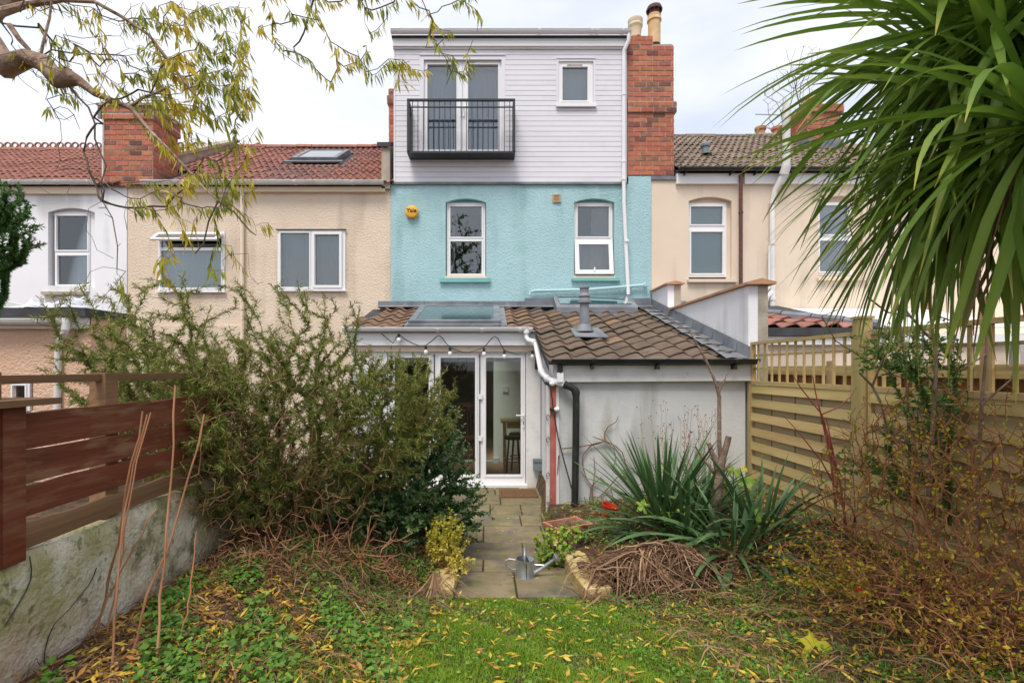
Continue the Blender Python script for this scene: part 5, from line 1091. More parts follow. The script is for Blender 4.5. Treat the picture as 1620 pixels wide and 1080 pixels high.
mb = MB(); e = (bxx + .245, byy - .02, bzz + .15); mb.tube([(bxx + R_ - .01, byy, bzz + .025), (bxx + R_ + .06, byy - .006, bzz + .07), e], [.022, .017, .013], 10); mb.tube([(bxx + R_ - .004, byy, bzz + .10), (bxx + R_ + .09, byy - .01, bzz + .098)], .007, 6); sp_o = mb.build('spout', M['zinc'], wc, True)
MB().lathe([(.013, 0), (.04, .03), (.042, .036), (.03, .044), (0, .048)], e, 18, (.75, -.1, .62)).build('rose', M['zinc'], sp_o, True)
MB().box(bxx + .004, bxx + .010, byy - R_ - .001, byy - R_ + .006, bzz + .01, bzz + .13).build('seam', M['iron'], wc)
# terracotta trough
tr = thing('planter', 'faded terracotta trough planter of straw beside the downpipe', 'planter', (.80, 5.15, .05))
mt_ = Matrix.Translation((.81, 5.15, .07)) @ Matrix.Rotation(math.radians(28), 4, 'Z'); W_, L_ = .36, .26
mb = MB()
def ringz(w0, l0, z0, w1, l1, z1):
    A_ = [(-w0, -l0, z0), (w0, -l0, z0), (w0, l0, z0), (-w0, l0, z0)]; B_ = [(-w1, -l1, z1), (w1, -l1, z1), (w1, l1, z1), (-w1, l1, z1)]
    for i in range(4): k = (i + 1) % 4; mb.quad(A_[i], A_[k], B_[k], B_[i])
w, l = .19, .12
ringz(w - .03, l - .03, 0, w, l, .21); ringz(w, l, .21, w + .022, l + .022, .212); ringz(w + .022, l + .022, .212, w + .026, l + .026, .25); ringz(w + .026, l + .026, .25, w - .004, l - .004, .252); ringz(w - .004, l - .004, .252, w - .012, l - .012, .19)
mb.build('trough', M['terra'], tr, mw=mt_); MB().quad((-w + .01, -l + .01, .20), (w - .01, -l + .01, .20), (w - .01, l - .01, .20), (-w + .01, l - .01, .20)).build('compost', M['soil'], tr, mw=mt_)
n = 260; a0 = np.stack([RNG.uniform(-w, w, n) * .9, RNG.uniform(-l, l, n) * .9, np.full(n, .20)], -1); d_ = RNG.normal(size=(n, 3)) * .05; d_[:, 2] = np.abs(d_[:, 2]) * .7 + .01; f = np.linspace(0, 1, 5)[None, :, None]
pth = a0[:, None] + d_[:, None] * f + np.stack([0 * f[..., 0], 0 * f[..., 0], .03 * np.sin(f[..., 0] * 3)], -1)
o = link('straw', ribbon_mesh('straw', pth, np.full(n, .004), M['straw'], RNG.uniform(.4, 1, n)), tr, mt_); o['kind'] = 'stuff'
bk = thing('bucket', 'small red plastic bucket on its side by the grey wall', 'bucket', (1.33, 5.65, .3)); c = Vector(at(960, 819, 5.65))
axd = Vector((.25, -.12, 1)).normalized(); MB().lathe([(0, .004), (.068, 0), (.088, .14), (.096, .142), (.096, .155), (.086, .155), (.066, .01), (0, .012)], c, 22, axd).build('body', M['redplastic'], bk, True)
mb = MB(); mb.tube([c + Vector((.09, -.02, .12)) + Vector((.02 * math.sin(k * .35), -.09 + .0 * k, -.0)) * (k / 9) + Vector((-.02 * k / 9, 0, -.11 * math.sin(k * .33))) for k in range(10)], .004, 5); mb.build('handle', M['bulb'], bk, True)
rs = MB().lathe([(0, 0), (.02, .004), (.028, .02), (.022, .04), (.008, .045), (0, .04)], at(1355, 936, 3.1), 14, (.5, -.6, .5)).build('red_scrap', M['redplastic'], None, True); tag(rs, 'small red fruit lying among the yellow leaves on the right', 'scrap')  # small red scrap of unknown kind, modelled as a rounded lump
# ------------------------------------------------------------------ sword-leaved plants
def sword(name, Ln, W, pitch, grav, mat, seg=8, fold=.28, stiff=.0, t0=.1, t1=.75, tip=.9, twist=0, vary=0):
    """one arching strap leaf from the origin along +x, in the pose gravity gives it; a crease runs down the middle"""
    x = z = 0.0; th = pitch; V = []; T = []; tw = 0
    for i in range(seg + 1):
        u = i / seg; w = W * (min(1, .45 + 1.9 * u) if u < .3 else 1) * max(0, 1 - max(0, (u - .38) / .62) ** 1.9) / 2; w = max(w, .0006)
        tw = twist * u; nx_, nz_ = -math.sin(th), math.cos(th); cy, cz = math.cos(tw), math.sin(tw)
        for s_ in (-1, 0, 1):
            h = fold * w * abs(s_); V.append((x + nx_ * (h + s_ * w * cz), s_ * w * cy, z + nz_ * (h + s_ * w * cz)))
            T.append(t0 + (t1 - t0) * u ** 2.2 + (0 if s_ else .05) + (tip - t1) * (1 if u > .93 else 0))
        if i < seg:
            d = Ln / seg; x += math.cos(th) * d; z += math.sin(th) * d; th -= grav * (1 + u) * max(.15, math.cos(th * .8)) / seg; th = max(th, -1.55)
    q = [];
    for i in range(seg):
        a = 3 * i; q += [(a, a + 1, a + 4, a + 3), (a + 1, a + 2, a + 5, a + 4)]
    return np_mesh(name, V, q, None, mat, np.clip(T, 0, 1), False)
def crown(parent, c, n, Ln, W, mat, p_hi, p_lo, grav, meshes=14, az0=0, az1=2 * math.pi, old=.12, seed=0, name='leaf', fold=.28, jl=.18, seg=8, r0=.03, joined=None):
    rg = random.Random(seed); ms = []
    for k in range(meshes):
        f = k / (meshes - 1); ms.append([sword(name, Ln, W, p_hi + (p_lo - p_hi) * f + rg.uniform(-.08, .08), grav * (.55 + .75 * f) * rg.uniform(.7, 1.3), mat, seg, fold, t0=.08 + .22 * rg.random() + .12 * f, t1=.42 + .2 * rg.random() + old * f, tip=.85, twist=rg.uniform(-.5, .5)) for _ in range(2)])
    ga = math.pi * (3 - math.sqrt(5))
    for i in range(n):
        f = ((i + .5) / n) ** .85; a = az0 + ((i * ga) % (2 * math.pi)) / (2 * math.pi) * (az1 - az0) + rg.uniform(-.12, .12)
        me = ms[min(meshes - 1, int(f * meshes))][rg.randrange(2)]; s_ = rg.uniform(1 - jl, 1 + jl) * (.7 + .3 * min(1, f * 3))
        m_ = Matrix.Translation(Vector(c) + Vector((math.cos(a) * r0, math.sin(a) * r0, -.10 * f))) @ Matrix.Rotation(a, 4, 'Z') @ Matrix.Rotation(rg.uniform(-.25, .25), 4, 'X') @ Matrix.Diagonal((s_, s_ * rg.uniform(.8, 1.15), s_, 1))
        if joined is None: link(name, me, parent, m_)
        else:
            k = len(me.vertices); v = np.empty(k * 3, np.float32); me.vertices.foreach_get('co', v); tt = np.empty(k, np.float32); me.attributes['tint'].data.foreach_get('value', tt)
            lv = np.empty(len(me.loops), np.int32); me.loops.foreach_get('vertex_index', lv); mm = np.array(m_); joined.append((v.reshape(-1, 3) @ mm[:3, :3].T + mm[:3, 3], lv.reshape(-1, 4), tt))
def join_leaves(parent, lst, name, mat):
    off = np.cumsum([0] + [len(a[0]) for a in lst[:-1]]); link(name, np_mesh(name, np.vstack([a[0] for a in lst]), np.vstack([a[1] + o for a, o in zip(lst, off)]), None, mat, np.concatenate([a[2] for a in lst])), parent)['kind'] = 'stuff'
pt = thing('palm_tree', 'tall green cordyline palm with long strap leaves filling the upper right', 'palm', (2.55, 2.2, .5))
mb = MB(); cA, cB, cC = (2.16, 2.12, 3.02), (1.74, 1.58, 2.72), (2.22, 2.35, 3.55)
for c, b in ((cA, (2.95, 2.3, .4)), (cB, (2.9, 1.9, .4)), (cC, (3.1, 2.45, .4))):
    P_ = [Vector(b).lerp(Vector(c), t) + Vector((.10 * math.sin(t * 3.1), .04 * math.sin(t * 5), 0)) for t in [k / 8 for k in range(9)]]; mb.tube(P_, [.05 - .015 * k / 8 for k in range(9)], 10)
mb.build('trunk', M['bark'], pt, True)
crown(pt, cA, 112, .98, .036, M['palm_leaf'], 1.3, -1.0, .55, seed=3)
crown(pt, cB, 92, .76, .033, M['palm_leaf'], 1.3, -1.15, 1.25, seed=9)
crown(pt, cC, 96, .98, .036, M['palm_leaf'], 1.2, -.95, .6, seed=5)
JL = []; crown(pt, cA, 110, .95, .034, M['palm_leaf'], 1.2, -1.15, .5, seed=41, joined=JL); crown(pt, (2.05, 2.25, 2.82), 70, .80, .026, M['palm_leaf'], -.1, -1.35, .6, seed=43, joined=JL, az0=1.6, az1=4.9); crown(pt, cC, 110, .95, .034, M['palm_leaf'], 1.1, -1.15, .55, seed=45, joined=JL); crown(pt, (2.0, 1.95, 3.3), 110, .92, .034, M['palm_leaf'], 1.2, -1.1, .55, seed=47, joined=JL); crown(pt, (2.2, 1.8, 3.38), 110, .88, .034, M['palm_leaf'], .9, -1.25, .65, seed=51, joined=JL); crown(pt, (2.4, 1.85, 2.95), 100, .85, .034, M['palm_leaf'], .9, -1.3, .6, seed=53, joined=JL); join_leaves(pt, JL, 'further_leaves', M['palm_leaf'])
# skirt of dead leaves under the crowns
n = 46; a = RNG.uniform(0, 2 * np.pi, n); cen = np.array([cA, cB, cC])[RNG.integers(0, 3, n)]; f = np.linspace(0, 1, 7)[None, :]
Lq = RNG.uniform(.35, .8, n)[:, None]; pth = np.stack([cen[:, :1] + np.cos(a)[:, None] * (.05 + .16 * f), cen[:, 1:2] + np.sin(a)[:, None] * (.05 + .16 * f), cen[:, 2:] - .12 - Lq * f ** 1.2], -1) + RNG.normal(size=(n, 7, 3)) * .008
link('dead_leaves', ribbon_mesh('dead_leaves', pth, RNG.uniform(.015, .035, n), M['straw'], RNG.uniform(.1, .8, n)), pt)['kind'] = 'stuff'
# yuccas in the right bed
yc = thing('yucca', 'upright clump of stiff blue green sword leaves against the grey wall', 'yucca', (1.72, 5.0, .38))
crown(yc, (1.72, 5.0, .42), 92, 1.0, .040, M['yucca_leaf'], 1.5, .55, .14, seed=21, old=.0, r0=.05, fold=.35)
crown(yc, (1.45, 4.95, .36), 20, .72, .042, M['yucca_leaf'], .7, -.1, .5, seed=23, az0=2.2, az1=5.2, old=.1)
yd = thing('yucca', 'sprawling drooping clump of dark sword leaves at the foot of the fence', 'yucca', (2.15, 4.35, .36))
crown(yd, (2.05, 4.2, .40), 60, .74, .040, M['yucca_leaf'], 1.4, -.2, .8, seed=31, old=.25, r0=.09, jl=.32)
crown(yd, (1.80, 4.62, .42), 48, .82, .040, M['yucca_leaf'], 1.45, .0, .5, seed=35, old=.1, r0=.09, jl=.3)
crown(yd, (2.45, 4.55, .42), 80, .84, .040, M['yucca_leaf'], 1.45, -.2, .7, seed=33, old=.25, r0=.10, jl=.3)
crown(yd, (2.15, 5.0, .42), 52, .80, .042, M['yucca_leaf'], 1.4, .2, .5, seed=37, old=.1, r0=.06)
# ------------------------------------------------------------------ shrubs and trees
def plant(name, label, cat, stems, tips, tm, lm=None, per=60, depth=4, spread=.75, Ln=(.04, .06), W=(.005, .007), tint=None, droop=.1, sides=5, leafy=1.0, group=None, lift=.12, jitter=.12, seg=.14, r_tip=.003, back=.5, power=2.3, up=None, wide=.45, leafname='foliage', wood='branches', rmax=None, fold=.12):
    t = thing(name, label, cat, tuple(stems[0][0]), group); Pn, par, r, ends = grow(stems, np.asarray(tips), jitter, seg, r_tip, power, lift, back, rmax)
    link(wood, branch_mesh(wood, Pn, par, r, M[tm], sides), t)
    if lm:
        e = [x for x in ends if random.random() < leafy]; bp, bd = twig_points(Pn, par, e, per, depth, spread); n = len(bp)
        if n:
            ti = np.clip(RNG.normal(.45, .2, n) if tint is None else tint(bp, n), 0, 1)
            o = link(leafname, leaf_mesh(leafname, bp, bd, RNG.uniform(*Ln, n), RNG.uniform(*W, n), M[lm], ti, droop, fold, up, wide, W[1] < .01), t); o['kind'] = 'stuff'
    return t
def pts(*l): return [np.array(at(*p)) for p in l]
# big needle-leaved shrub over the left wall
b0 = np.array([-1.62, 4.1, .48])
sp0 = []
for k, (dx, dy, h) in enumerate([(-.85, .2, .9), (-.45, -.35, 1.0), (.05, -.1, .95), (.5, .0, .9), (.85, .2, .75), (-1.1, -.25, .8), (.3, .45, 1.0), (-.6, .4, 1.0), (-.15, .3, 1.15)]):
    s_ = b0 + np.array([.05 * k - .22, .03 * (k % 3), 0]); m_ = s_ + np.array([dx * .35, dy * .4, h * .55]); sp0.append([s_, s_ * .5 + m_ * .5 + RNG.normal(size=3) * .03, m_, s_ + np.array([dx, dy, h])])
c1 = ellipsoid(2300, (-1.72, 4.3, 1.42), (1.32, .85, .86), .35, .6); c2_ = ellipsoid(520, (-2.95, 4.4, 1.95), (.85, .6, .45), .3); c3 = ellipsoid(620, (-.85, 4.5, 1.60), (.66, .5, .5), .3); c4 = ellipsoid(200, (-2.4, 4.2, 2.35), (1.45, .5, .36), .5); c5 = ellipsoid(280, (-1.9, 3.7, 1.1), (.5, .35, .5), .4)
tp = np.vstack([c1, c2_, c3, c4, c5, ellipsoid(620, (-1.95, 3.5, 1.38), (.42, .42, .60), .2, .8), ellipsoid(260, (-2.35, 3.6, 1.75), (.6, .45, .35), .3)])
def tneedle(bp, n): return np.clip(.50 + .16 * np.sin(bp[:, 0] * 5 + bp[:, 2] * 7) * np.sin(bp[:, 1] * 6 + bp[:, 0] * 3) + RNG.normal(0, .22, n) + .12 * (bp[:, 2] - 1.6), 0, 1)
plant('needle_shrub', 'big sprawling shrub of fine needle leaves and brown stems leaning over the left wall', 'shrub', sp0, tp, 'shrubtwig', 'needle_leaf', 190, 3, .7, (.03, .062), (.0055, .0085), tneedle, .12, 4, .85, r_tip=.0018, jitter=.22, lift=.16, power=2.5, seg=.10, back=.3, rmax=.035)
# bare tangle inside and under it
tg = np.vstack([ellipsoid(420, (-1.8, 3.72, 1.5), (.9, .3, .6), .2), ellipsoid(420, (-1.95, 3.45, 1.25), (.45, .4, .65), .2, .6), ellipsoid(520, (-1.7, 3.75, 1.0), (.8, .35, .55), .2, .5), ellipsoid(420, (-1.6, 3.98, 1.05), (.95, .55, .6), .2, .5), ellipsoid(260, (-2.3, 4.0, 1.5), (.6, .4, .5), .2)])
plant('twig_tangle', 'tangle of bare dead brown stems beneath the needle leaved shrub', 'shrub', [[b0 + (.1, -.1, 0), b0 + (.1, -.15, .4)], [b0 + (-.2, -.3, 0), b0 + (-.22, -.5, .5)], [b0 + (.4, 0, -.05), b0 + (.6, 0, .3)]], tg, 'shrubtwig', None, r_tip=.0022, jitter=.2, back=.2, lift=.2)
s0 = np.array([-1.5, 3.5, .5]); plant('dry_stems', 'pale dry arching stems spilling to the ground in front of the left shrub', 'dead stems', [[s0 + (x_, y_, 0), s0 + (x_ * 1.1, y_, .15)] for x_, y_ in ((0, 0), (-.25, .1), (.3, .15), (.55, .2))], np.vstack([ellipsoid(260, (-1.4, 3.42, .66), (.5, .35, .28), .2, .48), ellipsoid(120, (-.85, 3.75, .55), (.4, .3, .25), .2, .35)]), 'cane', None, r_tip=.0022, jitter=.12, lift=.35, back=.4, power=2.6)
# broad-leaved evergreens
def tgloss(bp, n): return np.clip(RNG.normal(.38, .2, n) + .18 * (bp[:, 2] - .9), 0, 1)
e0 = np.array([-.95, 5.25, .22]); st = [[e0, e0 + (.02, 0, .4), e0 + (.1, -.05, .9)], [e0 + (.05, 0, 0), e0 + (.25, -.1, .5), e0 + (.4, -.1, .85)], [e0, e0 + (-.2, -.1, .45), e0 + (-.35, 0, .9)]]
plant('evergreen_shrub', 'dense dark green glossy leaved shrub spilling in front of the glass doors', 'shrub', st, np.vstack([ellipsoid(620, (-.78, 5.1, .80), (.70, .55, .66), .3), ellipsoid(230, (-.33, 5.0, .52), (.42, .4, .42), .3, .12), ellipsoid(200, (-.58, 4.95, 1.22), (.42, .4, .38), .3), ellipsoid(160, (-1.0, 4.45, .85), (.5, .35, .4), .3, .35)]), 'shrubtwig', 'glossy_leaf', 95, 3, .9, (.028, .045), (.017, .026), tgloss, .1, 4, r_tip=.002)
e1 = np.array([-1.35, 4.75, .42]); st = [[e1, e1 + (.0, 0, .3)], [e1, e1 + (.25, -.1, .25)]]
plant('bramble', 'low dark bramble filling the bed under the needle leaved shrub', 'shrub', st, ellipsoid(560, (-1.12, 4.5, .62), (.78, .45, .42), .2, .3), 'shrubtwig', 'glossy_leaf', 80, 3, .9, (.035, .055), (.024, .036), lambda bp, n: np.clip(RNG.normal(.45, .18, n), 0, 1), .1, 4, r_tip=.002)
e2 = np.array([-.42, 4.25, .2]); st = [[e2, e2 + (.03, -.02, .2)]]
plant('variegated_shrub', 'small yellow and green variegated shrub at the left edge of the path', 'shrub', st, np.vstack([ellipsoid(95, (-.36, 4.25, .48), (.22, .2, .24), .3), ellipsoid(28, (-.25, 4.05, .32), (.14, .12, .12), .3)]), 'shrubtwig', 'variegated_leaf', 95, 3, 1.0, (.028, .045), (.015, .022), lambda bp, n: np.clip(.95 - 1.5 * (bp[:, 2] - .25) + RNG.normal(0, .2, n), 0, 1), .1, 4, r_tip=.0018, up=(0, -.4, .6))
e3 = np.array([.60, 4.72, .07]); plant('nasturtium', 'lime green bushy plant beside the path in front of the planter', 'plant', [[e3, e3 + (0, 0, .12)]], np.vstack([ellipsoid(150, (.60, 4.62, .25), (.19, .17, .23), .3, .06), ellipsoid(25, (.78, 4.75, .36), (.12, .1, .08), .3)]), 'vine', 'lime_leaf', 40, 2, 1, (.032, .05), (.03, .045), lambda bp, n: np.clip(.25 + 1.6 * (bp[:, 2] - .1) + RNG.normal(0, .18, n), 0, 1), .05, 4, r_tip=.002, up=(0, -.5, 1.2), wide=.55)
e4 = np.array([.66, 5.9, .01]); plant('straggly_weed', 'straggly dry weed growing at the corner below the red board', 'plant', [[e4, e4 + (0, -.02, .1)]], ellipsoid(50, (.66, 5.85, .2), (.13, .35, .18), .3, .03), 'straw_stem' if 'straw_stem' in M else 'vine', 'lime_leaf', 30, 2, 1, (.02, .03), (.014, .02), lambda bp, n: np.clip(RNG.normal(.3, .2, n), 0, 1), .1, 4, r_tip=.0018)
# pruned tree in the bed
q = lambda *l, Y=4.62: [np.array(at(px, py, Y + dy)) for px, py, dy in l]
pr = thing('pruned_tree', 'hard pruned young tree with sawn stubs and one tall bare shoot', 'tree', at(1130, 885, 4.62))
mb = MB(); mb.tube(q((1131, 895, 0), (1128, 860, .02), (1131, 815, .02), (1134, 780, 0), (1137, 750, -.02), (1139, 735, -.02)), [.062, .056, .05, .05, .05, .045], 12); mb.build('trunk', M['bark'], pr, True)
for l, rr in (([(1137, 748, -.02), (1132, 728, -.02), (1126, 715, -.03), (1121, 700, -.03)], [.036, .026, .022, .019]), ([(1139, 740, -.02), (1144, 722, -.02), (1149, 705, -.03), (1153, 690, -.03)], [.038, .03, .028, .026]), ([(1133, 752, 0), (1122, 738, -.02), (1110, 722, -.02), (1100, 706, -.03)], [.02, .013, .01, .008]), ([(1139, 752, 0), (1148, 742, -.03), (1155, 732, -.04)], [.018, .012, .009]),
               ([(1140, 735, -.01), (1138, 700, 0), (1138, 660, 0), (1138, 628, .0), (1134, 612, .0), (1127, 592, 0), (1118, 572, .02), (1105, 548, .03), (1090, 522, .05)], [.022, .019, .018, .017, .014, .012, .011, .009, .005]), ([(1137, 626, 0), (1141, 612, -.01), (1146, 603, -.02), (1149, 592, -.02)], [.010, .008, .007, .005]), ([(1135, 618, 0), (1138, 606, -.01), (1148, 600, -.01)], [.007, .006, .004])):
    mb = MB(); mb.tube(q(*l), rr, 9); mb.build('limb', M['bark'], pr, True)
for a, b in (((1118, 572), (1112, 570)), ((1127, 592), (1121, 588)), ((1149, 592), (1153, 590)), ((1138, 650), (1134, 645)), ((1138, 665), (1142, 660))): MB().tube(q((*a, .02), (*b, 0)), .003, 5).build('twig', M['bark'], pr)
mb = MB().tube(q((1130, 850, -.05), (1122, 830, -.07), (1121, 860, -.08), (1126, 890, -.08), (1140, 905, -.1)), .012, 7); mb.build('sucker', M['bark'], pr, True)
# wall climber stems
vn = thing('bare_climber', 'bare brown climber stems creeping over the grey painted wall', 'climber', at(935, 800, 6.2))
def vl(*l): MB().tube([Vector(at(px, py, 6.2)) + Vector((0, random.uniform(-.02, .02), 0)) for px, py in l], [.009 - .005 * i / max(1, len(l) - 1) for i in range(len(l))], 5).build('stem', M['vine'], vn, True)
vl((889, 709), (910, 707), (935, 703), (957, 697), (970, 708), (975, 722), (970, 742)); vl((957, 697), (956, 685), (962, 675), (974, 667), (979, 658)); vl((957, 697), (945, 693), (938, 690)); vl((957, 697), (975, 706), (984, 715), (990, 735), (997, 760), (1008, 785)); vl((957, 697), (935, 705), (922, 720), (921, 735), (928, 757), (936, 768)); vl((935, 815), (932, 790), (936, 768), (921, 748), (918, 745)); vl((935, 805), (945, 790), (960, 775), (975, 755), (990, 742), (1020, 738), (1045, 732)); vl((936, 768), (950, 755), (965, 770), (972, 795)); vl((940, 800), (937, 780), (941, 745), (940, 722)); vl((884, 720), (882, 750)); vl((925, 812), (928, 798), (924, 785)); vl((985, 752), (1005, 770), (1035, 750), (1060, 740))
# dry seed heads in front of the wall
sh_ = thing('seed_stems', 'thin dry seed stems rising behind the upright yucca', 'plant', (1.9, 5.4, .4)); mh = MB()
for k in range(26):
    px = random.choice([1030, 1052, 1110, 1120, 1085]) + random.uniform(-7, 7); top = random.uniform(640, 690); Y = 5.45; mb = MB(); b = Vector(at(px + random.uniform(-6, 6), 790, Y)); t = Vector(at(px + random.uniform(-12, 12), top, Y)); mb.tube([b, b.lerp(t, .5) + Vector((random.uniform(-.02, .02), 0, 0)), t], [.003, .0025, .0015], 4)
    for j in range(5):
        s_ = b.lerp(t, random.uniform(.55, 1)); e = s_ + Vector((random.uniform(-.05, .05), random.uniform(-.03, .03), random.uniform(.03, .08))); mb.tube([s_, e], .0012, 3); mh.lathe([(0, 0), (.006, .004), (.005, .010), (0, .013)], e, 5)
    mb.build('stem', M['cane'], sh_)
mh.build('seed_heads', M['rust'], sh_)['kind'] = 'stuff'
# broad yellowing leaves among the yucca (fig or hollyhock)
hk = thing('yellowing_plant', 'plant with broad lobed yellow green leaves between the two yuccas', 'plant', (1.9, 4.75, .4))
def lobed(mat='lime_leaf', s=.09, t=.6):
    V = [(0, 0, 0)]; n = 15
    for i in range(n + 1):
        a = -2.6 + 5.2 * i / n; r_ = s * (.75 + .25 * math.cos(a * 5 / 1.0)) ; V.append((r_ * math.cos(a), r_ * math.sin(a), -.25 * s * (r_ / s) ** 2 + .02 * math.sin(a * 5)))
    return np_mesh('leaf', V, None, [(0, i, i + 1) for i in range(1, n + 1)], M[mat], np.clip(np.array([t - .2] + [t + .1 * math.sin(i * 2.1) for i in range(n + 1)]), 0, 1))
for px, py, Y, mt, s_ in ((1048, 812, 4.7, 'lime_leaf', .10), (1018, 800, 4.72, 'lime_leaf', .08), (1078, 806, 4.72, 'variegated_leaf', .07), (1160, 745, 4.7, 'lime_leaf', .08), (1175, 740, 4.7, 'variegated_leaf', .05), (1180, 757, 4.72, 'lime_leaf', .10), (1198, 812, 4.5, 'lime_leaf', .08), (1143, 765, 4.7, 'lime_leaf', .07), (1056, 744, 5.1, 'lime_leaf', .08), (1215, 822, 4.45, 'variegated_leaf', .06)):
    e = Vector(at(px, py, Y)); m_ = Matrix.Translation(e) @ Matrix.Rotation(random.uniform(0, 6), 4, 'Z') @ Matrix.Rotation(random.uniform(.5, 1.1), 4, 'X') if False else Matrix.Translation(e) @ Matrix.Rotation(random.uniform(.5, 1.1), 4, 'X') @ Matrix.Rotation(random.uniform(0, 6), 4, 'Z'); link('leaf', lobed(mt, s_, random.uniform(.5, .9)), hk, m_); MB().tube([e, e + Vector((random.uniform(-.05, .05), .08, -.15)), (1.95 + random.uniform(-.15, .15), 4.8, .38)], .004, 5).build('stem', M['vine'], hk)
# right: thicket of red-brown twigs
k0 = np.array([2.75, 2.85, .45]); st = [[k0 + (random.uniform(-.3, .3), random.uniform(-.35, .35), 0), k0 + (random.uniform(-.3, .3), random.uniform(-.35, .35), .3)] for _ in range(12)]
tpz = np.vstack([ellipsoid(2700, (2.62, 2.85, 1.12), (.74, .72, .74), .2, .45), ellipsoid(600, (2.2, 2.75, .66), (.5, .6, .36), .2, .42), ellipsoid(800, (2.2, 2.3, .74), (.5, .35, .44), .1, .42)])
plant('bare_thicket', 'dense thicket of bare red brown twigs with small yellow leaves at lower right', 'shrub', st, tpz, 'redtwig', 'yellow_leaf', 1.5, 2, 1, (.018, .034), (.010, .018), lambda bp, n: RNG.random(n), .1, leafy=.38, r_tip=.0021, jitter=.10, seg=.12, lift=.10, back=.3, power=2.6, sides=3)
yl = ellipsoid(90, (2.12, 3.2, .66), (.36, .4, .26), .3, .46); plant('yellow_leaved_sprig', 'low sprig of bright yellow leaves beside the fallen fruit', 'plant', [[np.array([2.3, 3.2, .43]), np.array([2.25, 3.2, .6])]], yl, 'redtwig', 'yellow_leaf', 22, 3, 1, (.022, .036), (.014, .022), lambda bp, n: np.clip(RNG.normal(.4, .22, n), 0, 1), .1, 4, r_tip=.0016)
# dogwood stems by the fence
dg_ = thing('dogwood', 'few thin crimson stems rising in front of the far fence panel', 'shrub', at(1320, 870, 4.3))
def dl(l, r0, Y=4.25): MB().tube([Vector(at(px, py, Y + .02 * i)) for i, (px, py) in enumerate(l)], [r0 * (1 - .65 * i / (len(l) - 1)) for i in range(len(l))], 6).build('stem', M['redstem'], dg_, True)
dl([(1320, 880), (1322, 800), (1315, 730), (1300, 660), (1290, 620), (1286, 595)], .013); dl([(1318, 880), (1325, 760), (1310, 690), (1300, 655), (1268, 615), (1252, 590)], .011); dl([(1345, 880), (1330, 770), (1315, 700), (1307, 660)], .011); dl([(1300, 655), (1325, 645), (1345, 628), (1355, 612)], .007); dl([(1322, 770), (1300, 730), (1265, 685), (1240, 658)], .007); dl([(1335, 830), (1337, 760), (1336, 705)], .006); dl([(1355, 870), (1352, 790), (1348, 715)], .006); dl([(1312, 700), (1335, 700), (1350, 690), (1356, 676)], .005); dl([(1330, 850), (1305, 800), (1290, 750)], .006); dl([(1300, 880), (1275, 800), (1262, 760)], .006)
dl([(1100, 952), (1180, 895), (1260, 850), (1310, 808)], .009, 4.0)
# slender trunk with a leafy climber by the near fence panel
st = [[np.array(at(px, py, Y)) for px, py, Y in ((1465, 850, 3.35), (1470, 780, 3.35), (1474, 700, 3.35), (1478, 640, 3.35), (1481, 580, 3.37), (1480, 540, 3.38), (1485, 500, 3.4))]]
tw_ = [at(1400, 560, 3.3), at(1425, 480, 3.4), at(1380, 610, 3.35), at(1360, 590, 3.3), at(1440, 500, 3.3), at(1405, 690, 3.35), at(1540, 520, 3.4), at(1520, 640, 3.3), at(1372, 470, 3.3), at(1395, 640, 3.3)]
plant('slender_tree', 'slender grey trunk with thin bare side branches in front of the near fence panel', 'tree', st, np.array(tw_), 'bark', None, r_tip=.006, power=1.9, lift=-.08, jitter=.06, wood='trunk', back=.2, rmax=.036)
st = [[np.array(at(px, py, Y)) for px, py, Y in ((1545, 840, 3.1), (1548, 740, 3.1), (1553, 640, 3.1), (1560, 560, 3.12), (1562, 480, 3.15))]]
plant('slender_tree', 'thin dark sapling stem right of the grey trunk, under the palm leaves', 'tree', st, np.array([at(1600, 600, 3.05), at(1618, 640, 3.1), at(1530, 580, 3.1), at(1590, 690, 3.0), at(1515, 700, 3.1), at(1610, 560, 3.05)]), 'bark', None, r_tip=.005, power=2, wood='trunk', back=.2, rmax=.022)
cz = np.array(at(1500, 830, 3.45)); st = [[cz, cz + (0, 0, .5), cz + (.05, 0, 1.0), cz + (.02, 0, 1.5)]]
plant('leafy_climber', 'green leafy climber hanging over the near fence panel behind the trunk', 'climber', st, np.vstack([ellipsoid(190, (3.06, 3.48, 1.75), (.20, .24, .55), .2), ellipsoid(80, (2.85, 3.6, 2.05), (.25, .3, .2), .2), ellipsoid(70, (2.95, 3.5, 1.35), (.3, .2, .4), .3), ellipsoid(60, (2.78, 3.65, 1.15), (.3, .25, .3), .3)]), 'vine', 'climber_leaf', 55, 3, .9, (.03, .055), (.012, .019), lambda bp, n: np.clip(RNG.normal(.42, .2, n), 0, 1), .15, 4, r_tip=.002)
# bare rambling stems over the beige wall, right of the fence post
st = [pts((1400, 700, 3.9), (1350, 600, 3.95), (1330, 530, 4.0))]
plant('rambling_stems', 'thin dark rambling stems arching in front of the beige house', 'shrub', [pts((1440, 800, 3.8), (1435, 600, 3.85), (1420, 480, 3.9), (1405, 380, 3.9), (1400, 280, 3.95))], np.array([at(1325, 490, 3.9), at(1360, 400, 3.9), at(1340, 340, 3.9), at(1378, 310, 3.9), at(1300, 500, 3.9), at(1430, 350, 3.9), at(1390, 250, 3.9), at(1355, 560, 3.85)]), 'twig', None, r_tip=.0045, power=2.2, jitter=.05, back=.1, lift=-.05)
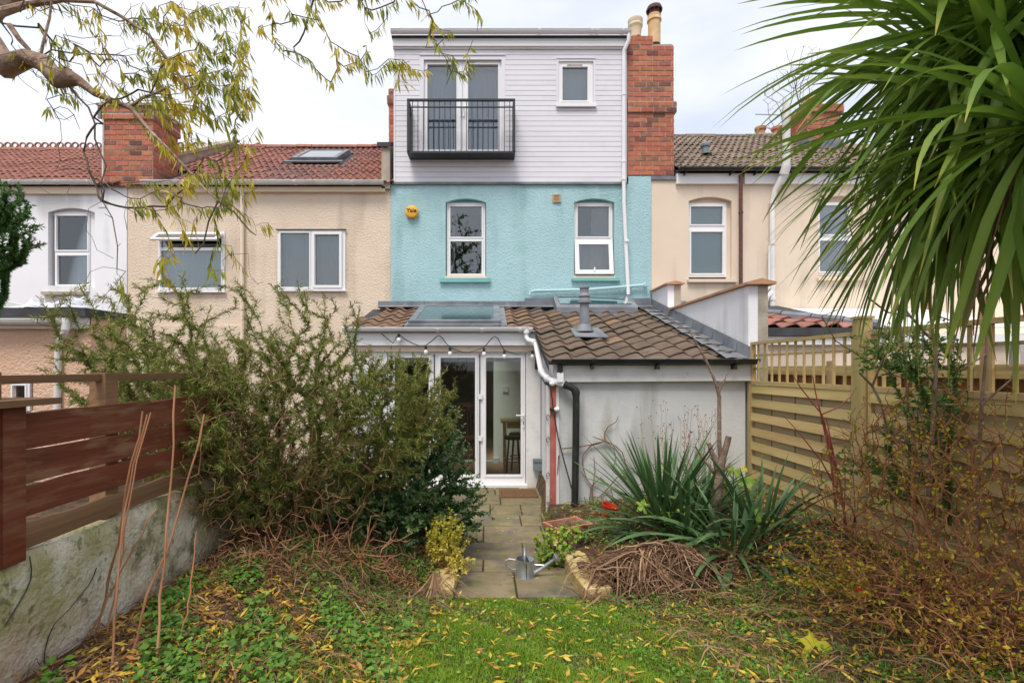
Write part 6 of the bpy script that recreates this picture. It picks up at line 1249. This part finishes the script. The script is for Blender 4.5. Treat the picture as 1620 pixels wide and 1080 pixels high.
# ------------------------------------------------------------------ corkscrew willow
wl_trunk = [np.array(p) for p in ((-3.35, 2.5, .3), (-3.3, 2.55, 1.5), (-3.2, 2.6, 2.6), (-3.05, 2.6, 3.2))]
lim = pts((-60, 60, 2.62), (-20, 70, 2.6), (10, 105, 2.6), (45, 92, 2.58), (70, 100, 2.58), (92, 128, 2.58), (108, 122, 2.56), (125, 128, 2.56), (150, 148, 2.55), (180, 160, 2.55), (208, 172, 2.53), (235, 205, 2.52), (265, 235, 2.5), (300, 272, 2.5), (325, 300, 2.48), (345, 318, 2.47))
lim2 = pts((0, 20, 2.7), (40, 8, 2.7), (100, 0, 2.7), (150, 3, 2.68), (195, 28, 2.66), (235, 55, 2.65), (270, 100, 2.62), (300, 140, 2.6), (335, 180, 2.6))
lim3 = [np.array(p) for p in ((-3.0, 2.7, 3.6), (-2.4, 2.8, 4.15), (-1.5, 2.85, 4.45), (-.9, 2.85, 4.35), (-.45, 2.85, 4.12))]
wt = thing('willow_tree', 'corkscrew willow with a thick pale limb and twisted yellow leaved twigs at upper left', 'tree', (-3.35, 2.5, .3))
mb = MB(); mb.tube(wl_trunk, [.17, .16, .14, .12], 12); mb.build('trunk', M['willowbark'], wt, True)
mb = MB(); mb.tube([wl_trunk[-1]] + lim, [.1, .085, .075, .06, .042, .045, .040, .046, .024, .016, .013, .011, .009, .0075, .006, .005, .004], 10); mb.build('limb', M['willowbark'], wt, True)
mb = MB(); mb.tube([wl_trunk[-1]] + lim2, [.05, .026, .018, .012, .010, .009, .008, .007, .006, .004], 8); mb.build('limb', M['willowbark'], wt, True)
mb = MB(); mb.tube([wl_trunk[-1]] + lim3, [.07, .05, .035, .02, .012, .007], 8); mb.build('limb', M['willowbark'], wt, True)
for l, r0 in ((((15, 40), (30, 62), (45, 78), (52, 95)), .014), (((62, 98), (70, 60), (78, 30), (82, 0)), .008), (((208, 168), (225, 155), (245, 148), (262, 140)), .009), (((105, 132), (120, 150), (140, 170), (150, 195), (150, 220), (160, 245), (168, 262), (160, 290), (162, 318)), .0055), (((345, 318), (330, 350), (322, 385), (308, 402)), .005), (((345, 318), (370, 335), (395, 365), (405, 372)), .005)):
    mb = MB(); k = len(l); mb.tube(pts(*[(a, b, 2.57) for a, b in l]), [r0 * (1 - .5 * i / k) for i in range(k)], 7); mb.build('small_limb', M['willowbark'] if r0 > .007 else M['twig'], wt, True)
def wtips(n, x0, x1, y0, y1, Ya, Yb): return np.array([at(random.uniform(x0, x1), random.uniform(y0, y1), random.uniform(Ya, Yb)) for _ in range(n)])
hang = pts((162, 318, 2.57), (140, 330, 2.57), (138, 350, 2.57)), pts((162, 318, 2.57), (178, 345, 2.56), (186, 390, 2.55), (185, 425, 2.55))
tpw = np.vstack([wtips(330, 60, 400, 0, 175, 2.3, 3.1), wtips(100, 250, 410, 90, 330, 2.35, 3.0), wtips(26, 0, 120, 0, 120, 2.4, 3.0), wtips(36, 130, 430, 320, 470, 2.35, 2.8), wtips(16, 60, 200, 170, 320, 2.4, 2.8)])
Pn, par, r, ends = grow([list(lim), list(lim2), hang[0], hang[1]], tpw, .2, .045, .0012, 2.2, .02, .12, .012)
link('twigs', branch_mesh('twigs', Pn, par, r, M['twig'], 4), wt, None, kind='stuff')
tpw2 = np.vstack([wtips(46, 470, 790, -30, 110, 2.5, 3.1), wtips(10, 560, 760, 60, 140, 2.5, 2.9), wtips(8, 400, 500, -20, 60, 2.5, 2.9)])
Pn2, par2, r2, ends2 = grow([lim3], tpw2, .2, .05, .0016, 2.2, -.1, .1, .012); link('twigs', branch_mesh('twigs', Pn2, par2, r2, M['twig'], 4), wt, None, kind='stuff')
def wleaves(Pn, par, ends, sel, per, depth):
    e = [x for x in ends if sel(Pn[x])]; bp, bd = twig_points(Pn, par, e, per, depth, .5); n = len(bp); bd = unit(bd * .45 + np.array([.1, 0, -1.0]) + RNG.normal(size=(n, 3)) * .22); px = bp[:, 0] / bp[:, 1] * FL + PX
    ti = np.clip(RNG.normal(.52, .2, n) + .25 * np.sin(px * .05), 0, 1); o = link('foliage', leaf_mesh('foliage', bp, bd, RNG.uniform(.045, .085, n), RNG.uniform(.008, .014, n), M['willow_leaf'], ti, .05, .1), wt); o['kind'] = 'stuff'
pxl = lambda p: p[0] / p[1] * FL + PX
wleaves(Pn, par, ends, lambda p: random.random() < (.85 if pxl(p) > 240 else .2), 72, 3); wleaves(Pn2, par2, ends2, lambda p: random.random() < .75, 95, 3)
# ------------------------------------------------------------------ conifer and neighbours' plants
cf = np.array([-5.45, 5.0, .0]); plant('conifer', 'dark green conifer cut by the left edge of the picture', 'conifer', [[cf, cf + (0, 0, 1.5), cf + (.05, 0, 2.8), cf + (.05, 0, 4.1)]], np.vstack([ellipsoid(620, (-5.35, 5.0, 3.42), (.72, .7, .62), .3), ellipsoid(100, (-5.6, 5.0, 2.7), (.6, .6, .5), .4)]), 'bark', 'conifer_leaf', 260, 4, .6, (.035, .06), (.010, .015), lambda bp, n: np.clip(RNG.normal(.45, .2, n), 0, 1), .12, 4, r_tip=.003, lift=.1)
nb0 = np.array([-3.2, 4.1, .4]); plant('ivy_bush', 'green leafy bush beyond the board fence under its open top rail', 'shrub', [[nb0, nb0 + (0, 0, .8)]], ellipsoid(260, (-2.75, 4.2, 1.45), (.6, .5, .38), .2), 'shrubtwig', 'climber_leaf', 50, 3, .9, (.03, .05), (.018, .028), lambda bp, n: np.clip(RNG.normal(.45, .2, n), 0, 1), .1, 4, r_tip=.003)
bt = np.array([11.6, 19.0, 0]); plant('bare_tree', 'distant bare winter tree showing faint twigs behind the palm leaves', 'tree', [[bt, bt + (0, 0, 5), bt + (.1, 0, 9)]], np.vstack([ellipsoid(260, (11.7, 19, 12.0), (1.3, 1.2, 2.4), .3)]), 'twig', None, r_tip=.006, jitter=.15, seg=.4, sides=3)
# canes leaning on the left fence
for k, (l, rr, lab) in enumerate([([(140, 1010, 2.42), (190, 905, 2.48), (245, 805, 2.62)], .008, 'short slanting cane leaning against the whitewashed wall, second from the left'), ([(152, 1008, 2.45), (185, 860, 2.5), (226, 650, 2.6)], .010, 'leftmost of the long canes leaning on the board fence'), ([(174, 1085, 2.15), (186, 910, 2.25), (200, 790, 2.42), (232, 655, 2.5)], .009, 'pale cane standing nearest the camera by the left wall'), ([(168, 1015, 2.42), (190, 900, 2.46), (206, 780, 2.5), (238, 652, 2.58)], .007, 'thin cane close beside the leftmost long cane'), ([(206, 1042, 2.28), (238, 930, 2.4), (283, 820, 2.55), (325, 655, 2.75)], .010, 'cane slanting right into the needle leaved shrub'), ([(243, 1072, 2.2), (257, 930, 2.35), (269, 770, 2.5), (279, 610, 2.62)], .010, 'upright reddish cane standing right of the long canes'), ([(289, 1005, 2.45), (303, 920, 2.55), (312, 840, 2.65)], .007, 'short broken cane at the right end of the row')]):
    mb = MB(); P_ = [Vector(at(*p)) for p in l]; n = 10; Q_ = []
    for i in range(n + 1):
        f = i / n * (len(P_) - 1); j = min(int(f), len(P_) - 2); Q_.append(P_[j].lerp(P_[j + 1], f - j) + Vector((random.uniform(-.008, .008), random.uniform(-.006, .006), 0)))
    mb.tube(Q_, [rr * .58 * (1 - .3 * i / n) * (1.2 if i % 3 == 0 else 1) for i in range(n + 1)], 7); c = mb.build('cane', M['cane'], None, True); tag(c, lab, 'cane', 'canes leaning against the left fence')
# ------------------------------------------------------------------ ground cover
def patch(x, y, s=1.0, o=0): return .5 + .25 * np.sin(x * 5.1 * s + 1.3 + o) * np.cos(y * 4.3 * s + .7 + o) + .25 * np.sin(x * 11.3 * s + y * 7.1 * s + o * 2)
n = 230000; x = RNG.uniform(-1.4, 2.6, n); y = 1.75 + 2.1 * RNG.random(n); dens = np.clip(1.55 - np.abs(x - .3) / 1.2, .16, 1) * np.clip(patch(x, y) * 1.5, .25, 1) * np.where(x > 1.2, .65, 1); k = RNG.random(n) < dens; x, y = x[k], y[k]; k = ~((x > -.28) & (x < .73) & (y > 3.82)); x, y = x[k], y[k]; n = len(x)
D = RNG.normal(size=(n, 3)) * .35; D[:, 2] = 1
lawn = link('grass', blade_mesh('grass', np.stack([x, y, gz(x, y) - .004], -1), D, RNG.uniform(.025, .06, n) * (.6 + .7 * patch(x, y, 1.7, 2)), RNG.uniform(.0025, .0045, n), M['grass_blade'], np.clip(RNG.normal(.42, .17, n) + .25 * (patch(x, y, .7, 5) - .5), 0, 1), RNG.uniform(.2, 1.1, n))); lawn['kind'] = 'stuff'
def scatter_leaves(name, n, xr, yr, mask, Ln, W, mat, tint, hz=(0, .01), flat=.25, wide=.45, droop=0.0):
    x = RNG.uniform(*xr, n); y = RNG.uniform(*yr, n); k = RNG.random(n) < mask(x, y); x, y = x[k], y[k]; m = len(x); D = RNG.normal(size=(m, 3)); D[:, 2] *= flat
    o = link(name, leaf_mesh(name, np.stack([x, y, gz(x, y) + RNG.uniform(*hz, m)], -1), D, RNG.uniform(*Ln, m), RNG.uniform(*W, m), M[mat], np.clip(tint(m), 0, 1), droop, .12, (0, -.3, 1.6), wide)); o['kind'] = 'stuff'; return o
offp = lambda x, y: ~((x > -.30) & (x < .76) & (y > 3.8))
scatter_leaves('ground_cover', 16000, (-1.85, -.0), (2.0, 3.85), lambda x, y: np.clip((-.25 - x) * 2.2, 0, 1) * np.clip((patch(x, y, 1.1, 1) - .38) * 4, 0, 1) * .85 + (np.abs(x + .75) < .35) * (y > 3.3) * .5, (.018, .05), (.014, .038), 'ground_leaf', lambda m: RNG.normal(.42, .2, m), (.01, .075), .3, .55)
scatter_leaves('clover', 22000, (-.9, 2.5), (1.9, 3.75), lambda x, y: np.clip((x - .45) * 1.6, .22, 1) * (patch(x, y, 1.2, 3) > .45) * .8, (.014, .028), (.012, .022), 'ground_leaf', lambda m: RNG.normal(.5, .2, m), (.005, .05), .4, .55)
scatter_leaves('bed_weeds', 6000, (-1.8, -.4), (3.7, 4.9), lambda x, y: (patch(x, y, 1.1, 4) > .55) * .9, (.02, .04), (.016, .028), 'ground_leaf', lambda m: RNG.normal(.35, .2, m), (.01, .12), .5, .55)
scatter_leaves('bed_weeds', 11000, (.88, 3.15), (3.4, 6.2), lambda x, y: (patch(x, y, 1.1, 7) > .5) * .8, (.02, .04), (.014, .026), 'ground_leaf', lambda m: RNG.normal(.4, .2, m), (.01, .09), .6, .55)
scatter_leaves('fallen_leaves', 6500, (-1.85, 3.1), (1.75, 4.0), lambda x, y: offp(x, y) * np.clip((patch(x, y, 1.6, 9) * patch(x, y, 3.1, 4) - .12) * 2.6, .05, 1), (.016, .085), (.006, .022), 'fallen_leaf', lambda m: RNG.beta(1.5, 1.5, m), (.012, .05), .22, droop=.03)
scatter_leaves('leaf_litter', 12000, (-1.9, -.35), (1.9, 5.4), lambda x, y: np.clip(.9 - .4 * (patch(x, y, 1.3, 1) > .6) * (y < 3.7), 0, 1) * .8, (.03, .08), (.008, .018), 'fallen_leaf', lambda m: RNG.beta(1.2, 2.2, m), (.0, .045), .3)
scatter_leaves('leaf_litter', 11000, (.9, 3.2), (2.1, 6.2), lambda x, y: .35 + .55 * np.clip((x - 1.6), 0, 1), (.025, .07), (.008, .018), 'fallen_leaf', lambda m: RNG.beta(1.3, 2.2, m), (.0, .04), .3)
scatter_leaves('path_leaves', 90, (-.25, .7), (3.9, 8.0), lambda x, y: .8 + 0 * x, (.02, .05), (.006, .012), 'fallen_leaf', lambda m: RNG.beta(2, 1.3, m), (.045, .05), .08)
def litter(name, n, xr, yr, Ln, W, hz, rise, mat='straw', tb=(1.5, 2), keepf=None, **tags):
    x = RNG.uniform(*xr, n); y = RNG.uniform(*yr, n)
    if keepf is not None: k = RNG.random(n) < keepf(x, y); x, y = x[k], y[k]
    n = len(x); a = RNG.uniform(0, 2 * np.pi, n); c = RNG.normal(0, .6, n); f = np.linspace(0, 1, 7)[None, :]; L_ = RNG.uniform(*Ln, n)[:, None]; th = a[:, None] + c[:, None] * f
    px = x[:, None] + np.cumsum(np.cos(th), 1) * L_ / 7; py = y[:, None] + np.cumsum(np.sin(th), 1) * L_ / 7; px = np.clip(px, -1.93, 3.2)
    z = gz(px, py) + RNG.uniform(*hz, n)[:, None] + RNG.uniform(0, rise, n)[:, None] * np.sin(np.pi * f) + RNG.normal(size=px.shape) * .004
    return link(name, ribbon_mesh(name, np.stack([px, py, z], -1), RNG.uniform(*W, n), M[mat], RNG.beta(*tb, n)), None, None, kind='stuff', **tags)
litter('dry_stalks', 2200, (-1.85, -.4), (3.2, 5.0), (.12, .4), (.003, .007), (.0, .06), .10)
litter('dry_stalks', 1500, (-1.9, -.6), (2.0, 3.6), (.08, .3), (.003, .007), (.0, .03), .05)
litter('dry_stalks', 2300, (.95, 3.1), (2.2, 6.1), (.12, .4), (.003, .008), (.0, .06), .07)
litter('dry_stalks', 380, (-.6, 1.6), (2.0, 3.75), (.08, .25), (.002, .006), (.005, .02), .03, keepf=lambda x, y: offp(x, y) * .6)
# heap of dead palm leaves
n = 1300; cx_, cy_ = 1.30, 3.98; a = RNG.uniform(0, 2 * np.pi, n); rr = np.abs(RNG.normal(0, .25, n)); x0 = cx_ + rr * np.cos(a) * 1.25; y0 = cy_ + rr * np.sin(a) * .8
an_ = RNG.uniform(0, 2 * np.pi, n); cu_ = RNG.normal(0, .6, n); f = np.linspace(0, 1, 9)[None, :]; L_ = RNG.uniform(.2, .62, n)[:, None]; th = an_[:, None] + cu_[:, None] * f
px = x0[:, None] + np.cumsum(np.cos(th), 1) * L_ / 9 - np.cos(an_)[:, None] * L_ * .4; py = y0[:, None] + np.cumsum(np.sin(th), 1) * L_ / 9 - np.sin(an_)[:, None] * L_ * .4
hh = .24 * np.exp(-((px - cx_) ** 2 / .30 + (py - cy_) ** 2 / .12)); lay = RNG.random(n)[:, None]
z = gz(np.clip(px, .8, 3.2), py) + .01 + hh * lay + .05 * np.sin(np.pi * f) * RNG.random((n, 1)) + RNG.normal(size=px.shape) * .005
hp = link('dead_leaf_heap', ribbon_mesh('dead_leaf_heap', np.stack([px, py, z], -1), RNG.uniform(.004, .015, n), M['straw'], RNG.beta(1.3, 1.5, n)), None, None, kind='stuff', label='heap of long dead brown strap leaves beside the path', category='leaf heap')
# single items on the lawn
tk = MB(); tk.tube([Vector((ax(px, Y), Y, float(gz(ax(px, Y), Y)) + .015)) for px, Y in ((552, 2.75), (590, 2.9), (625, 3.0), (655, 3.06), (692, 3.12))], [.004, .008, .010, .009, .004], 6); tag(tk.build('dead_branch', M['vine'], None, True), 'pale broken stick lying at the edge of the grass', 'stick')
by = lobed('yellow_leaf', .10, .4); tag(link('big_yellow_leaf', by, None, Matrix.Translation(at(1290, 1020, 2.62)) @ Matrix.Rotation(.5, 4, 'X') @ Matrix.Rotation(1.2, 4, 'Z')), 'large lobed yellow leaf lying on the clover at lower right', 'leaf')
n = 34; a = RNG.normal(-1.35, .35, n); f = np.linspace(0, 1, 7)[None, :]; b = np.array([-.30, 3.86]); L_ = RNG.uniform(.2, .42, n)[:, None]; px = b[0] - .12 + np.cos(a)[:, None] * L_ * f; py = b[1] + np.sin(a)[:, None] * L_ * f * .9; z = gz(px, py) + .16 * (1 - f) ** 1.2 + .012
o = link('dead_tuft', ribbon_mesh('dead_tuft', np.stack([px, py, z], -1), RNG.uniform(.006, .013, n), M['straw'], RNG.uniform(.2, 1, n)), None, None, label='fan of dry brown strap leaves flopping off the left edging block', category='dead tuft')

# the tree behind the photographer that the turquoise house's window mirrors
mt0 = np.array([-2.6, -15.0, 0.]); plant('mirrored_tree', 'tall garden tree seen only as a dark reflection in the left turquoise house window', 'tree', [[mt0, mt0 + (0, 0, 4), mt0 + (.3, 0, 8)], [mt0 + (0, 0, 3.5), mt0 + (-1, .2, 6.5), mt0 + (-1.6, 0, 9)]], ellipsoid(420, (-2.4, -15, 8.6), (3.0, 2.4, 4.6), .2), 'twig', 'climber_leaf', 5, 4, 1, (.16, .28), (.10, .18), None, .2, 3, r_tip=.02, seg=.5)

scatter_leaves('path_weeds', 2600, (-.42, .92), (3.85, 7.9), lambda x, y: (np.exp(-((x + .28) / .05) ** 2) + np.exp(-((x - .74) / .06) ** 2)) * (patch(x, y, 2.2, 6) > .42) * .9, (.012, .03), (.008, .02), 'ground_leaf', lambda m: RNG.normal(.4, .25, m), (.03, .10), .6, .55)
